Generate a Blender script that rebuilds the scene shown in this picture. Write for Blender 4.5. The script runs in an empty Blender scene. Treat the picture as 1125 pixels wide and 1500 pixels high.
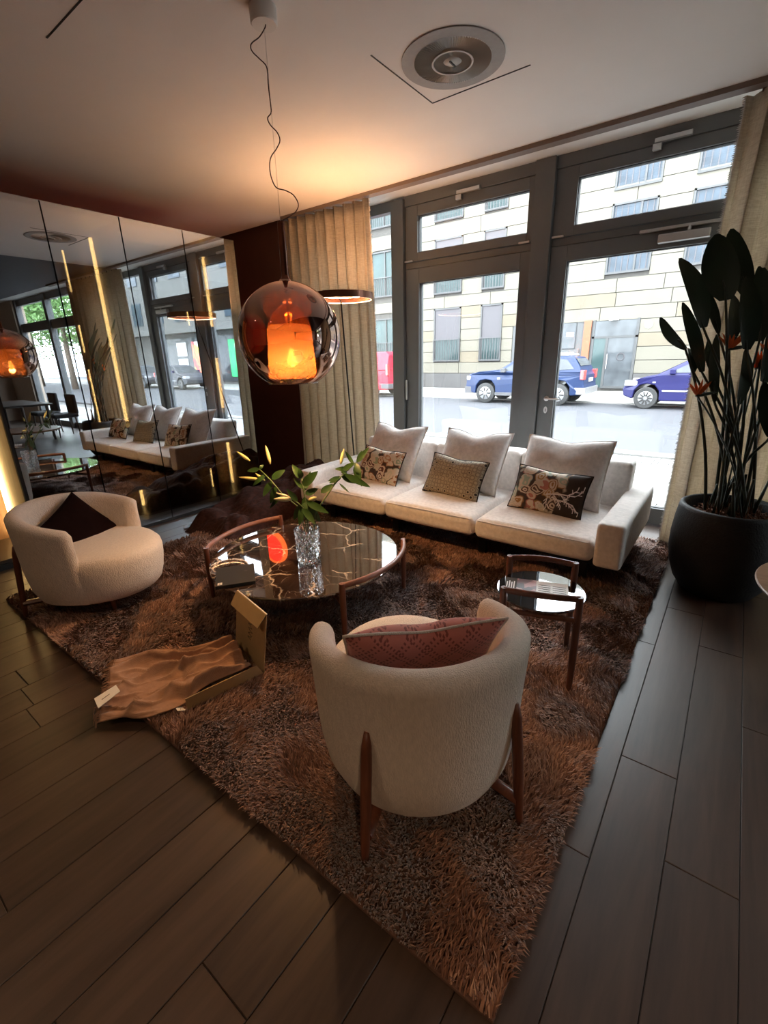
import bpy, bmesh, math, random
import numpy as np
from mathutils import Vector, Matrix, noise as mnoise
random.seed(7)
rng = np.random.default_rng(7)
S = bpy.context.scene
C = S.collection
PI = math.pi
rad = math.radians

# ------------------------------------------------------------------ camera
CAM_H = 1.5
YAW, PITCH, ROLL, FPX = -0.649354901, 0.326981145, 0.0239771161, 669.966649
_fw = np.array([math.sin(YAW) * math.cos(PITCH), math.cos(YAW) * math.cos(PITCH), -math.sin(PITCH)])
_rt = np.array([math.cos(YAW), -math.sin(YAW), 0.0])
_dn = np.cross(_fw, _rt)
_r2 = math.cos(ROLL) * _rt + math.sin(ROLL) * _dn
_d2 = -math.sin(ROLL) * _rt + math.cos(ROLL) * _dn
cam_data = bpy.data.cameras.new('camera')
cam_data.sensor_fit = 'VERTICAL'
cam_data.sensor_height = 24.0
cam_data.lens = FPX / 1500.0 * 24.0
cam_data.clip_start = 0.02
cam_data.clip_end = 400
cam = bpy.data.objects.new('camera', cam_data)
C.objects.link(cam)
_m = Matrix.Identity(4)
for i in range(3):
    _m[i][0] = _r2[i]; _m[i][1] = -_d2[i]; _m[i][2] = -_fw[i]
_m[2][3] = CAM_H
cam.matrix_world = _m
S.camera = cam

def ray(x, y):
    return _r2 * ((x - 562.5) / FPX) + _d2 * ((y - 750.0) / FPX) + _fw
ORG = np.array([0, 0, CAM_H])
def atz(x, y, z):
    d = ray(x, y); return ORG + d * ((z - CAM_H) / d[2])
def aty(x, y, Y):
    d = ray(x, y); return ORG + d * (Y / d[1])
def atd(x, y, dep):
    return ORG + ray(x, y) * dep

# ------------------------------------------------------------------ world, exposure
world = bpy.data.worlds.new('overcast_sky')
S.world = world
world.use_nodes = True
wn = world.node_tree
bgn = wn.nodes['Background']
bgn.inputs[0].default_value = (0.90, 0.95, 1.0, 1)
bgn.inputs[1].default_value = 14.0
S.view_settings.view_transform = 'Standard'
S.view_settings.look = 'None'
S.view_settings.exposure = 0.72
S.view_settings.gamma = 1.0
S.view_settings.use_curve_mapping = False
S.cycles.max_bounces = 14
S.cycles.transparent_max_bounces = 24
S.cycles.transmission_bounces = 10
S.cycles.glossy_bounces = 6
S.cycles.diffuse_bounces = 5
S.cycles.caustics_reflective = False
S.cycles.sample_clamp_indirect = 6.0
S.cycles.use_denoising = True

def portal(x0, x1, z0, z1, y):
    l = bpy.data.lights.new('daylight_portal', 'AREA')
    l.shape = 'RECTANGLE'; l.size = x1 - x0; l.size_y = z1 - z0
    l.cycles.is_portal = True
    o = bpy.data.objects.new('daylight_portal', l)
    C.objects.link(o)
    o.location = ((x0 + x1) / 2, y, (z0 + z1) / 2)
    o.rotation_euler = (rad(-90), 0, 0)
portal(-4.3, 1.3, 0.0, 3.05, 4.70)
portal(2.6, 6.6, 0.0, 3.05, 4.70)

# ------------------------------------------------------------------ helpers: objects
def tag(o, label=None, cat=None, group=None, kind=None):
    if label: o['label'] = label
    if cat: o['category'] = cat
    if group: o['group'] = group
    if kind: o['kind'] = kind
    return o

def thing(name, label, cat, loc=(0, 0, 0), rz=0.0, group=None, kind=None):
    o = bpy.data.objects.new(name, None)
    o.empty_display_size = 0.1
    C.objects.link(o)
    o.location = loc
    o.rotation_euler = (0, 0, rz)
    o['_m'] = 0
    del o['_m']
    return tag(o, label, cat, group, kind)

def wmat(o):
    m = Matrix.LocRotScale(o.location, o.rotation_euler, o.scale)
    return wmat(o.parent) @ m if o.parent else m

class MB:
    def __init__(s):
        s.v = []; s.f = []
    def add(s, vs, fs):
        n = len(s.v)
        s.v.extend([tuple(map(float, p)) for p in vs]); s.f.extend([tuple(i + n for i in f) for f in fs])
        return s
    def box(s, x0, x1, y0, y1, z0, z1):
        return s.add([(x0, y0, z0), (x1, y0, z0), (x1, y1, z0), (x0, y1, z0), (x0, y0, z1), (x1, y0, z1), (x1, y1, z1), (x0, y1, z1)],
                     [(0, 3, 2, 1), (4, 5, 6, 7), (0, 1, 5, 4), (1, 2, 6, 5), (2, 3, 7, 6), (3, 0, 4, 7)])
    def cbox(s, x0, x1, y0, y1, z0, z1, b=0.006):
        """box with chamfered edges"""
        bm = bmesh.new()
        t = MB().box(x0, x1, y0, y1, z0, z1)
        vs = [bm.verts.new(p) for p in t.v]
        for f in t.f: bm.faces.new([vs[i] for i in f])
        bmesh.ops.bevel(bm, geom=list(bm.edges), offset=b, segments=2, affect='EDGES', profile=0.6)
        bm.verts.ensure_lookup_table()
        bm.verts.index_update()
        s.add([v.co[:] for v in bm.verts], [[v.index for v in f.verts] for f in bm.faces])
        bm.free(); return s
    def rbox(s, c, d, r=0.05, n=5, puff=0.0, fn=None):
        """rounded box, centre c, size d; optional crown on the top"""
        hx, hy, hz = d[0] / 2, d[1] / 2, d[2] / 2
        r = min(r, hx * .98, hy * .98, hz * .98)
        def axis(h):
            a = [-h + r * (1 - math.cos(k / n * PI / 2)) for k in range(n + 1)]
            m = [(-h + r) + (2 * h - 2 * r) * k / 8 for k in range(1, 8)]
            return a + m + [-q for q in reversed(a)]
        ax, ay, az = axis(hx), axis(hy), axis(hz)
        idx = {}
        vs = []; fs = []
        def V(p):
            key = (round(p[0], 6), round(p[1], 6), round(p[2], 6))
            if key in idx: return idx[key]
            q = Vector(p)
            inn = Vector((max(-hx + r, min(hx - r, q.x)), max(-hy + r, min(hy - r, q.y)), max(-hz + r, min(hz - r, q.z))))
            dd = q - inn
            o = inn + dd.normalized() * r if dd.length > 1e-9 else inn
            if puff:
                w = max(0, (o.z + hz) / (2 * hz)) * max(0, 1 - (o.x / hx) ** 2) ** .6 * max(0, 1 - (o.y / hy) ** 2) ** .6
                o.z += puff * w
            if fn: o = fn(o)
            idx[key] = len(vs); vs.append((o.x + c[0], o.y + c[1], o.z + c[2])); return idx[key]
        def face(A, B, mk, flip):
            for i in range(len(A) - 1):
                for j in range(len(B) - 1):
                    q = [V(mk(A[i], B[j])), V(mk(A[i + 1], B[j])), V(mk(A[i + 1], B[j + 1])), V(mk(A[i], B[j + 1]))]
                    if flip: q.reverse()
                    q2 = []
                    for k in q:
                        if k not in q2: q2.append(k)
                    if len(q2) > 2: fs.append(q2)
        face(ax, ay, lambda a, b: (a, b, hz), False); face(ax, ay, lambda a, b: (a, b, -hz), True)
        face(ax, az, lambda a, b: (a, -hy, b), False); face(ax, az, lambda a, b: (a, hy, b), True)
        face(ay, az, lambda a, b: (hx, a, b), False); face(ay, az, lambda a, b: (-hx, a, b), True)
        return s.add(vs, fs)
    def tube(s, pts, r, n=10, cap=True, closed=False, flat=1.0, up=None):
        pts = [Vector(p) for p in pts]
        m = len(pts)
        rr = r if isinstance(r, (list, tuple)) else [r] * m
        vs = []; fs = []
        prev = None
        for i, p in enumerate(pts):
            if closed: t = pts[(i + 1) % m] - pts[i - 1]
            else: t = pts[min(i + 1, m - 1)] - pts[max(i - 1, 0)]
            t.normalize()
            if prev is None:
                ref = Vector(up) if up else (Vector((0, 0, 1)) if abs(t.z) < .9 else Vector((1, 0, 0)))
                a = (ref - t * ref.dot(t)).normalized()
            else:
                a = (prev - t * prev.dot(t)).normalized()
            prev = a
            b = t.cross(a)
            for k in range(n):
                w = 2 * PI * k / n
                vs.append(p + a * math.cos(w) * rr[i] + b * math.sin(w) * rr[i] * flat)
        e = m if closed else m - 1
        for i in range(e):
            for k in range(n):
                fs.append((i * n + k, i * n + (k + 1) % n, ((i + 1) % m) * n + (k + 1) % n, ((i + 1) % m) * n + k))
        if cap and not closed:
            fs.append(tuple(reversed(range(n)))); fs.append(tuple((m - 1) * n + k for k in range(n)))
        return s.add(vs, fs)
    def lathe(s, prof, c=(0, 0, 0), n=48, closed=False):
        vs = []; fs = []
        m = len(prof)
        for r, z in prof:
            for k in range(n):
                w = 2 * PI * k / n
                vs.append((c[0] + r * math.cos(w), c[1] + r * math.sin(w), c[2] + z))
        for i in range(m if closed else m - 1):
            j = (i + 1) % m
            for k in range(n):
                fs.append((i * n + k, i * n + (k + 1) % n, j * n + (k + 1) % n, j * n + k))
        if not closed:
            if prof[0][0] > 1e-6: fs.append(tuple(reversed(range(n))))
            if prof[-1][0] > 1e-6: fs.append(tuple((m - 1) * n + k for k in range(n)))
        return s.add(vs, fs)
    def prism(s, poly, y0, y1):
        """polygon in XZ extruded along Y"""
        n = len(poly)
        vs = [(p[0], y0, p[1]) for p in poly] + [(p[0], y1, p[1]) for p in poly]
        fs = [tuple(range(n)), tuple(reversed(range(n, 2 * n)))]
        for i in range(n): fs.append((i, i + n, (i + 1) % n + n, (i + 1) % n))
        return s.add(vs, fs)
    def grid(s, nu, nv, fn):
        vs = [fn(i / nu, j / nv) for j in range(nv + 1) for i in range(nu + 1)]
        fs = [(j * (nu + 1) + i, j * (nu + 1) + i + 1, (j + 1) * (nu + 1) + i + 1, (j + 1) * (nu + 1) + i) for j in range(nv) for i in range(nu)]
        return s.add(vs, fs)
    def build(s, name, mat=None, parent=None, world=False, smooth=False, angle=None):
        me = bpy.data.meshes.new(name)
        vs = s.v
        if world and parent is not None:
            inv = wmat(parent).inverted()
            vs = [(inv @ Vector(p))[:] for p in vs]
        me.from_pydata(vs, [], s.f)
        me.update()
        bm = bmesh.new(); bm.from_mesh(me)
        bmesh.ops.remove_doubles(bm, verts=bm.verts, dist=1e-6)
        bmesh.ops.recalc_face_normals(bm, faces=bm.faces)
        bm.to_mesh(me); bm.free()
        o = bpy.data.objects.new(name, me)
        C.objects.link(o)
        if parent is not None: o.parent = parent
        if mat: me.materials.append(mat)
        if smooth:
            for p in me.polygons: p.use_smooth = True
            if angle is not None:
                me.set_sharp_from_angle(angle=rad(angle))
        return o

def struct(name, mb, mat, parent=None, smooth=False):
    o = mb.build(name, mat, parent, smooth=smooth, angle=35 if smooth else None)
    if parent is None: o['kind'] = 'structure'
    return o

def copy_tree(o, parent=None):
    c = o.copy(); C.objects.link(c); c.parent = parent
    for ch in list(o.children): copy_tree(ch, c)
    return c

# ------------------------------------------------------------------ helpers: materials
class NT:
    def __init__(s, name):
        s.m = bpy.data.materials.new(name); s.m.use_nodes = True
        s.t = s.m.node_tree; s.p = s.t.nodes['Principled BSDF']; s.out = s.t.nodes['Material Output']
    def n(s, typ, **kw):
        nd = s.t.nodes.new(typ)
        for k, v in kw.items():
            if k.startswith('i_'):
                key = k[2:].replace('_', ' ')
                nd.inputs[key].default_value = v
            else: setattr(nd, k, v)
        return nd
    def l(s, a, b): s.t.links.new(a, b)
    def coord(s, scale=(1, 1, 1), rot=(0, 0, 0), loc=(0, 0, 0), kind='Object'):
        tc = s.n('ShaderNodeTexCoord'); mp = s.n('ShaderNodeMapping')
        mp.inputs['Scale'].default_value = scale; mp.inputs['Rotation'].default_value = rot; mp.inputs['Location'].default_value = loc
        s.l(tc.outputs[kind], mp.inputs[0]); return mp.outputs[0]
    def noise(s, co, scale, detail=3, rough=.5, dist=0):
        t = s.n('ShaderNodeTexNoise'); t.inputs['Scale'].default_value = scale; t.inputs['Detail'].default_value = detail
        t.inputs['Roughness'].default_value = rough; t.inputs['Distortion'].default_value = dist
        s.l(co, t.inputs['Vector']); return t
    def ramp(s, fac, stops, interp='LINEAR'):
        r = s.n('ShaderNodeValToRGB'); r.color_ramp.interpolation = interp
        els = r.color_ramp.elements
        while len(els) < len(stops): els.new(0.5)
        for e, (p, c) in zip(els, stops):
            e.position = p; e.color = c if len(c) == 4 else (*c, 1)
        s.l(fac, r.inputs[0]); return r.outputs[0]
    def bump(s, h, strength=.2, dist=.01):
        b = s.n('ShaderNodeBump'); b.inputs['Strength'].default_value = strength; b.inputs['Distance'].default_value = dist
        s.l(h, b.inputs['Height']); s.l(b.outputs[0], s.p.inputs['Normal']); return b
    def math(s, op, a, b=None):
        m = s.n('ShaderNodeMath', operation=op)
        for i, q in enumerate((a, b)):
            if q is None: continue
            if isinstance(q, (int, float)): m.inputs[i].default_value = q
            else: s.l(q, m.inputs[i])
        return m.outputs[0]
    def mix(s, fac, a, b):
        m = s.n('ShaderNodeMix', data_type='RGBA')
        for inp, q in ((m.inputs['Factor'], fac), (m.inputs['A'], a), (m.inputs['B'], b)):
            if hasattr(q, 'is_linked') or hasattr(q, 'links'): s.l(q, inp)
            elif isinstance(q, (int, float)): inp.default_value = q
            else: inp.default_value = (*q, 1) if len(q) == 3 else q
        return m.outputs['Result']

def pbr(name, col, rough=.5, metal=0.0, var=0.12, vscale=6, bscale=0, bstr=.2, spec=.5, stretch=(1, 1, 1), coat=0, sheen=0):
    t = NT(name)
    co = t.coord(scale=stretch)
    nz = t.noise(co, vscale, 4)
    a = tuple(max(0, c * (1 - var)) for c in col); b = tuple(min(1, c * (1 + var)) for c in col)
    t.l(t.ramp(nz.outputs['Fac'], [(.3, a), (.7, b)]), t.p.inputs['Base Color'])
    t.p.inputs['Roughness'].default_value = rough
    t.p.inputs['Metallic'].default_value = metal
    t.p.inputs['Specular IOR Level'].default_value = spec
    if coat: t.p.inputs['Coat Weight'].default_value = coat
    if sheen: t.p.inputs['Sheen Weight'].default_value = sheen
    if bscale:
        n2 = t.noise(co, bscale, 3); t.bump(n2.outputs['Fac'], bstr)
    return t.m

def emis(name, col, strength):
    t = NT(name)
    t.p.inputs['Base Color'].default_value = (*col, 1)
    t.p.inputs['Emission Color'].default_value = (*col, 1)
    t.p.inputs['Emission Strength'].default_value = strength
    return t.m

def fabric(name, col, scale=420, var=.1, bstr=.25, sheen=.2, rough=.9, wrinkle=0.0, spec=.2):
    t = NT(name)
    t.p.inputs['Specular IOR Level'].default_value = spec
    co = t.coord()
    w1 = t.n('ShaderNodeTexWave', wave_type='BANDS', bands_direction='X'); w2 = t.n('ShaderNodeTexWave', wave_type='BANDS', bands_direction='Z')
    for w in (w1, w2):
        w.inputs['Scale'].default_value = scale / 6; w.inputs['Distortion'].default_value = 2.0; w.inputs['Detail'].default_value = 2
        t.l(co, w.inputs['Vector'])
    nz = t.noise(co, 40, 4); nb = t.noise(co, 5, 3)
    hgt = t.math('ADD', t.math('MULTIPLY', t.math('ADD', w1.outputs['Fac'], w2.outputs['Fac']), .4), nz.outputs['Fac'])
    if wrinkle: hgt = t.math('ADD', hgt, t.math('MULTIPLY', nb.outputs['Fac'], wrinkle))
    a = tuple(c * (1 - var) for c in col); b = tuple(min(1, c * (1 + var)) for c in col)
    t.l(t.ramp(nz.outputs['Fac'], [(.3, a), (.7, b)]), t.p.inputs['Base Color'])
    t.p.inputs['Roughness'].default_value = rough
    t.p.inputs['Sheen Weight'].default_value = sheen
    t.bump(hgt, bstr, .004)
    return t.m

def wood(name, dark, light, axis='Y', scale=1.0, rough=.4, bstr=.12, coat=0):
    t = NT(name)
    st = {'X': (1.2, 14, 14), 'Y': (14, 1.2, 14), 'Z': (14, 14, 1.2)}[axis]
    tc = t.n('ShaderNodeTexCoord'); oi = t.n('ShaderNodeObjectInfo')
    ad = t.n('ShaderNodeVectorMath', operation='ADD'); sc = t.n('ShaderNodeVectorMath', operation='SCALE')
    cmb = t.n('ShaderNodeCombineXYZ')
    for k in range(3): t.l(oi.outputs['Random'], cmb.inputs[k])
    t.l(cmb.outputs[0], sc.inputs[0]); sc.inputs['Scale'].default_value = 37.0
    t.l(tc.outputs['Object'], ad.inputs[0]); t.l(sc.outputs[0], ad.inputs[1])
    mp = t.n('ShaderNodeMapping'); mp.inputs['Scale'].default_value = tuple(q * scale for q in st)
    t.l(ad.outputs[0], mp.inputs[0])
    n1 = t.noise(mp.outputs[0], 1.6, 6, .62, .6); n2 = t.noise(mp.outputs[0], 7, 4, .6)
    f = t.math('ADD', t.math('MULTIPLY', n1.outputs['Fac'], .75), t.math('MULTIPLY', n2.outputs['Fac'], .25))
    f2 = t.math('ADD', f, t.math('MULTIPLY', t.math('SUBTRACT', oi.outputs['Random'], .5), .16))
    t.l(t.ramp(f2, [(.32, dark), (.5, tuple((a + b) / 2 for a, b in zip(dark, light))), (.68, light)]), t.p.inputs['Base Color'])
    t.p.inputs['Roughness'].default_value = rough
    if coat: t.p.inputs['Coat Weight'].default_value = coat
    t.bump(f, bstr, .004)
    return t.m

def thin_glass(name, tint, base=.04, refl=(1, 1, 1), edge=.5, rough=0.0, blend=.35):
    """thin pane: transparent with a facing-dependent mirror part"""
    t = NT(name)
    t.t.nodes.remove(t.p)
    tr = t.n('ShaderNodeBsdfTransparent'); tr.inputs[0].default_value = (*tint, 1)
    gl = t.n('ShaderNodeBsdfGlossy'); gl.inputs[0].default_value = (*refl, 1); gl.inputs['Roughness'].default_value = rough
    lw = t.n('ShaderNodeLayerWeight'); lw.inputs[0].default_value = blend
    f = t.math('ADD', t.math('MULTIPLY', lw.outputs['Facing'], edge), base)
    mx = t.n('ShaderNodeMixShader'); t.l(f, mx.inputs[0]); t.l(tr.outputs[0], mx.inputs[1]); t.l(gl.outputs[0], mx.inputs[2])
    t.l(mx.outputs[0], t.out.inputs[0]); return t.m

M = {}
M['ceiling'] = pbr('ceiling_paint', (.82, .80, .78), .9, var=.02, vscale=2, bscale=160, bstr=.06)
M['ceiling_dark'] = pbr('dark_ceiling_paint', (.035, .04, .055), .7, var=.05)
M['pocket'] = pbr('pocket_white', (.8, .8, .79), .9, var=.02)
M['trim'] = pbr('track_taupe', (.20, .155, .13), .6, var=.05)
M['wall_dark'] = pbr('wall_umber', (.085, .034, .025), .8, var=.06, bscale=120, bstr=.05)
M['wall_room'] = pbr('wall_taupe', (.60, .47, .37), .85, var=.05)
M['frame'] = pbr('anthracite_frame', (.115, .122, .126), .45, var=.04, bscale=300, bstr=.03)
M['frame_black'] = pbr('rubber_gasket', (.012, .012, .013), .7)
M['steel'] = pbr('brushed_steel', (.62, .62, .62), .28, 1.0, var=.04)
M['alu'] = pbr('satin_aluminium', (.55, .55, .55), .4, .8, var=.03)
M['glass'] = thin_glass('window_glass', (.93, .95, .95), .03, edge=.35, blend=.3)
M['mirror'] = thin_glass('smoked_mirror_glass', (.42, .40, .37), .55, refl=(.80, .86, .92), edge=.25)
M['cab'] = pbr('cabinet_bronze', (.045, .032, .026), .35, var=.1)
M['cab_panel'] = wood('cabinet_panel', (.14, .075, .045), (.25, .14, .085), 'Z', .6, .4)
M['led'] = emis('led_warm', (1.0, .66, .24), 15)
M['ringled'] = emis('ring_led', (1.0, .50, .22), 120)
M['ringled_low'] = emis('ring_led_low', (1.0, .62, .36), 6)
M['white_fab'] = fabric('ivory_linen', (.79, .745, .71), wrinkle=1.2)
M['pillow_fab'] = fabric('ivory_cotton', (.80, .75, .72), wrinkle=2.0, bstr=.3)
M['boucle'] = pbr('cream_boucle', (.78, .69, .61), .95, var=.07, vscale=90, bscale=260, bstr=.55, spec=.15, sheen=.15, stretch=(1, 1, .35))
M['piping_dark'] = fabric('black_piping', (.02, .015, .013))
M['walnut'] = wood('red_walnut', (.085, .024, .012), (.19, .065, .033), 'Z', 1.6, .38, .05, .15)
M['walnut_rail'] = wood('rail_walnut', (.16, .055, .028), (.34, .135, .07), 'Y', 1.2, .38, .05, .15)
M['black_metal'] = pbr('black_metal', (.012, .012, .012), .4, .3)
M['dark_fab'] = fabric('espresso_velvet', (.010, .004, .004), sheen=0, spec=.05)
M['white_plastic'] = pbr('white_plastic', (.75, .74, .72), .45, var=.02)
M['planter'] = pbr('black_planter', (.012, .012, .013), .65, var=.2, vscale=30, bscale=90, bstr=.25)
M['bark'] = pbr('bark_chip', (.17, .075, .04), .85, var=.5, vscale=25, bscale=60, bstr=.5)
M['leaf'] = pbr('strelitzia_leaf', (.016, .032, .014), .38, var=.25, vscale=9, bscale=25, bstr=.15, stretch=(1, 1, .3))
M['stem'] = pbr('strelitzia_stem', (.02, .032, .018), .45, var=.2)
M['orange_petal'] = pbr('orange_petal', (.9, .17, .02), .5, var=.2)
M['lily_leaf'] = pbr('lily_leaf', (.035, .085, .018), .4, var=.3, vscale=14)
M['lily_stem'] = pbr('lily_stem', (.10, .15, .05), .5, var=.2)
M['lily_bud'] = pbr('lily_bud', (.62, .56, .22), .5, var=.18, vscale=30, stretch=(1, 1, .3))
M['lily_bud_pale'] = pbr('lily_bud_pale', (.68, .68, .45), .5, var=.12, vscale=30)
M['card'] = pbr('kraft_card', (.46, .32, .155), .75, var=.05, vscale=20)
M['card_white'] = pbr('card_edge', (.72, .66, .55), .8, var=.03)
M['ink'] = pbr('dark_ink', (.03, .025, .02), .8)
M['scarf'] = fabric('camel_wool', (.36, .20, .12), 500, .12, .25, sheen=.2)
M['throw'] = fabric('brown_fur', (.034, .012, .009), 200, .5, .35, sheen=.05, rough=.8, wrinkle=1, spec=.12)
M['tablet'] = pbr('graphite_box', (.032, .032, .033), .6, spec=.2, var=.06)
M['rug_base'] = pbr('rug_backing', (.10, .05, .035), .95, var=.3, vscale=30)
M['asphalt'] = pbr('asphalt', (0.023, 0.024, 0.029), .85, var=.1, vscale=.6, bscale=60, bstr=.2)
M['pave'] = pbr('concrete_slab', (0.171, 0.166, 0.157), .85, var=.07, vscale=3, bscale=50, bstr=.15)
M['kerb'] = pbr('granite_kerb', (0.161, 0.158, 0.149), .8, var=.08, vscale=8)
M['cobble'] = pbr('granite_sett', (0.130, 0.126, 0.122), .8, var=.15, vscale=8)
M['stone'] = pbr('sandstone', (0.090, 0.076, 0.054), .85, var=.10, vscale=.9, bscale=20, bstr=.1)
M['stone2'] = pbr('pale_sandstone', (0.090, 0.083, 0.066), .85, var=.06, vscale=.9, bscale=20, bstr=.1)
M['stone_dark'] = pbr('plinth_stone', (0.045, 0.043, 0.043), .85, var=.08, vscale=2)
M['render'] = pbr('white_render', (0.083, 0.082, 0.077), .9, var=.03)
M['joint'] = pbr('joint_grey', (0.042, 0.039, 0.035), .9)
M['shutter'] = pbr('lilac_grey_shutter', (0.041, 0.038, 0.043), .7, var=.04)
M['rail_metal'] = pbr('rail_grey', (0.035, 0.035, 0.037), .6)
M['bluegrey_glass'] = pbr('far_glass', (0.026, 0.038, 0.052), .08, var=.35, vscale=1.5, spec=.2)
M['teal_glass'] = pbr('teal_glass', (0.028, 0.046, 0.047), .12, var=.2, vscale=1.2, spec=.2)
M['dark_glass'] = pbr('dark_glass', (.05, .055, .06), .06, var=.3, vscale=2, spec=.2)
M['far_frame'] = pbr('far_frame', (0.028, 0.029, 0.030), .6)
M['grey_panel'] = pbr('grey_panel', (0.045, 0.047, 0.049), .6, var=.04)
M['rust'] = pbr('orange_pillar', (0.147, 0.042, 0.014), .6, var=.1)
M['car_blue'] = pbr('car_blue', (0.007, 0.017, 0.053), .42, 0, var=.03, spec=.25, coat=.06)
M['car_violet'] = pbr('car_violet_blue', (0.008, 0.008, 0.051), .42, 0, var=.03, spec=.25, coat=.06)
M['car_red'] = pbr('van_red', (0.310, 0.010, 0.025), .42, 0, var=.03, spec=.25, coat=.06)
M['car_grey'] = pbr('car_dark', (.04, .042, .05), .42, 0, var=.03, spec=.25, coat=.06)
M['tyre'] = pbr('tyre', (.02, .02, .02), .85)
M['plastic_dark'] = pbr('dark_cladding', (.05, .05, .055), .7)
M['silver'] = pbr('silver_paint', (0.275, 0.275, 0.280), .35, .6)
M['taillight'] = pbr('tail_red', (.5, .03, .03), .2, coat=.5)
M['lamp_clear'] = pbr('clear_lamp', (.28, .28, .29), .3, spec=.2)
M['tree_leaf'] = pbr('tree_leaf', (.10, .20, .05), .6, var=.4, vscale=3)
M['trunk'] = pbr('tree_bark', (.10, .075, .055), .9, var=.3, vscale=10)
M['floor_plank'] =  wood('floor_plank', (.026, .014, .009), (.070, .042, .028), 'Y', .55, .42, .25)
M['floor_plank'].node_tree.nodes['Principled BSDF'].inputs['Specular IOR Level'].default_value = .6
M['floor_base'] = pbr('floor_gap', (.012, .010, .009), .6)
M['floor_far'] = pbr('floor_plain', (.055, .042, .035), .4, var=.3, vscale=3, stretch=(6, .5, 1))

# curtain: thin slubby translucent weave
def curtain_mat():
    t = NT('slub_curtain')
    co = t.coord(scale=(6, 6, 60)); co2 = t.coord(scale=(60, 60, 4))
    n1 = t.noise(co, 3, 4, .6); n2 = t.noise(co2, 3, 3, .6)
    f = t.math('ADD', t.math('MULTIPLY', n1.outputs['Fac'], .6), t.math('MULTIPLY', n2.outputs['Fac'], .4))
    col = t.ramp(f, [(.36, (.50, .42, .32)), (.62, (.70, .63, .52))])
    t.l(col, t.p.inputs['Base Color']); t.p.inputs['Roughness'].default_value = .95
    t.bump(f, .5, .01)
    tl = t.n('ShaderNodeBsdfTranslucent'); t.l(col, tl.inputs[0])
    mx = t.n('ShaderNodeMixShader'); mx.inputs[0].default_value = .48
    t.l(t.p.outputs[0], mx.inputs[1]); t.l(tl.outputs[0], mx.inputs[2]); t.l(mx.outputs[0], t.out.inputs[0])
    return t.m
M['curtain'] = curtain_mat()

def marble_mat():
    t = NT('dark_emperador_marble')
    co = t.coord()
    d = t.noise(co, 3.2, 5, .65, .4)
    mixv = t.n('ShaderNodeMix', data_type='VECTOR'); mixv.inputs['Factor'].default_value = .16
    t.l(co, mixv.inputs['A']); t.l(d.outputs['Color'], mixv.inputs['B'])
    v = t.n('ShaderNodeTexVoronoi', feature='DISTANCE_TO_EDGE'); v.inputs['Scale'].default_value = 4.2
    t.l(mixv.outputs['Result'], v.inputs['Vector'])
    v2 = t.n('ShaderNodeTexVoronoi', feature='DISTANCE_TO_EDGE'); v2.inputs['Scale'].default_value = 11
    t.l(mixv.outputs['Result'], v2.inputs['Vector'])
    gate = t.noise(co, 5, 3)
    vein = t.ramp(v.outputs['Distance'], [(0, (1, 1, 1)), (.012, (.7, .7, .7)), (.03, (0, 0, 0))])
    vein2 = t.ramp(v2.outputs['Distance'], [(0, (.5, .5, .5)), (.02, (0, 0, 0))])
    gt = t.ramp(gate.outputs['Fac'], [(.40, (0, 0, 0)), (.56, (1, 1, 1))])
    m = t.math('MULTIPLY', t.math('ADD', vein, vein2), gt)
    cl = t.noise(co, 7, 5, .7)
    base = t.ramp(cl.outputs['Fac'], [(.3, (.012, .007, .005)), (.55, (.045, .026, .018)), (.75, (.10, .065, .045))])
    t.l(t.mix(m, base, (.62, .5, .38)), t.p.inputs['Base Color'])
    t.p.inputs['Roughness'].default_value = .035
    t.p.inputs['Specular IOR Level'].default_value = .9
    t.p.inputs['Coat Weight'].default_value = 1.0; t.p.inputs['Coat Roughness'].default_value = .01; t.p.inputs['Coat IOR'].default_value = 1.9
    return t.m
M['marble'] = marble_mat()

def mirror_black():
    t = NT('black_mirror_top')
    t.p.inputs['Base Color'].default_value = (.30, .31, .33, 1); t.p.inputs['Metallic'].default_value = 1
    nz = t.noise(t.coord(), 3, 2)
    t.l(t.math('MULTIPLY', nz.outputs['Fac'], .04), t.p.inputs['Roughness'])
    return t.m
M['black_mirror'] = mirror_black()

def globe_mat():
    return thin_glass('smoked_bronze_globe', (.36, .19, .13), .46, refl=(.60, .44, .38), edge=.7, blend=.42)
M['globe'] = globe_mat()

def bell_mat():
    t = NT('frosted_amber_glass')
    t.t.nodes.remove(t.p)
    co = t.coord(); nz = t.noise(co, 8, 2)
    col = t.ramp(nz.outputs['Fac'], [(.3, (.78, .47, .20)), (.7, (.80, .52, .24))])
    tl = t.n('ShaderNodeBsdfTranslucent'); t.l(col, tl.inputs[0])
    df = t.n('ShaderNodeBsdfDiffuse'); t.l(col, df.inputs[0])
    tr = t.n('ShaderNodeBsdfTransparent'); tr.inputs[0].default_value = (1, .75, .4, 1)
    m1 = t.n('ShaderNodeMixShader'); m1.inputs[0].default_value = .68
    t.l(tl.outputs[0], m1.inputs[1]); t.l(df.outputs[0], m1.inputs[2])
    m2 = t.n('ShaderNodeMixShader'); m2.inputs[0].default_value = .16
    t.l(m1.outputs[0], m2.inputs[1]); t.l(tr.outputs[0], m2.inputs[2]); t.l(m2.outputs[0], t.out.inputs[0])
    return t.m
M['bell'] = bell_mat()

M['amber_glass'] = thin_glass('amber_dome_glass', (1.0, .80, .48), .12, refl=(1, .6, .25), edge=.3)

def crystal_mat():
    t = NT('cut_crystal')
    t.p.inputs['Base Color'].default_value = (.97, .98, .98, 1); t.p.inputs['Roughness'].default_value = 0
    t.p.inputs['Transmission Weight'].default_value = 1; t.p.inputs['IOR'].default_value = 1.5
    return t.m
M['crystal'] = crystal_mat()

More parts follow.
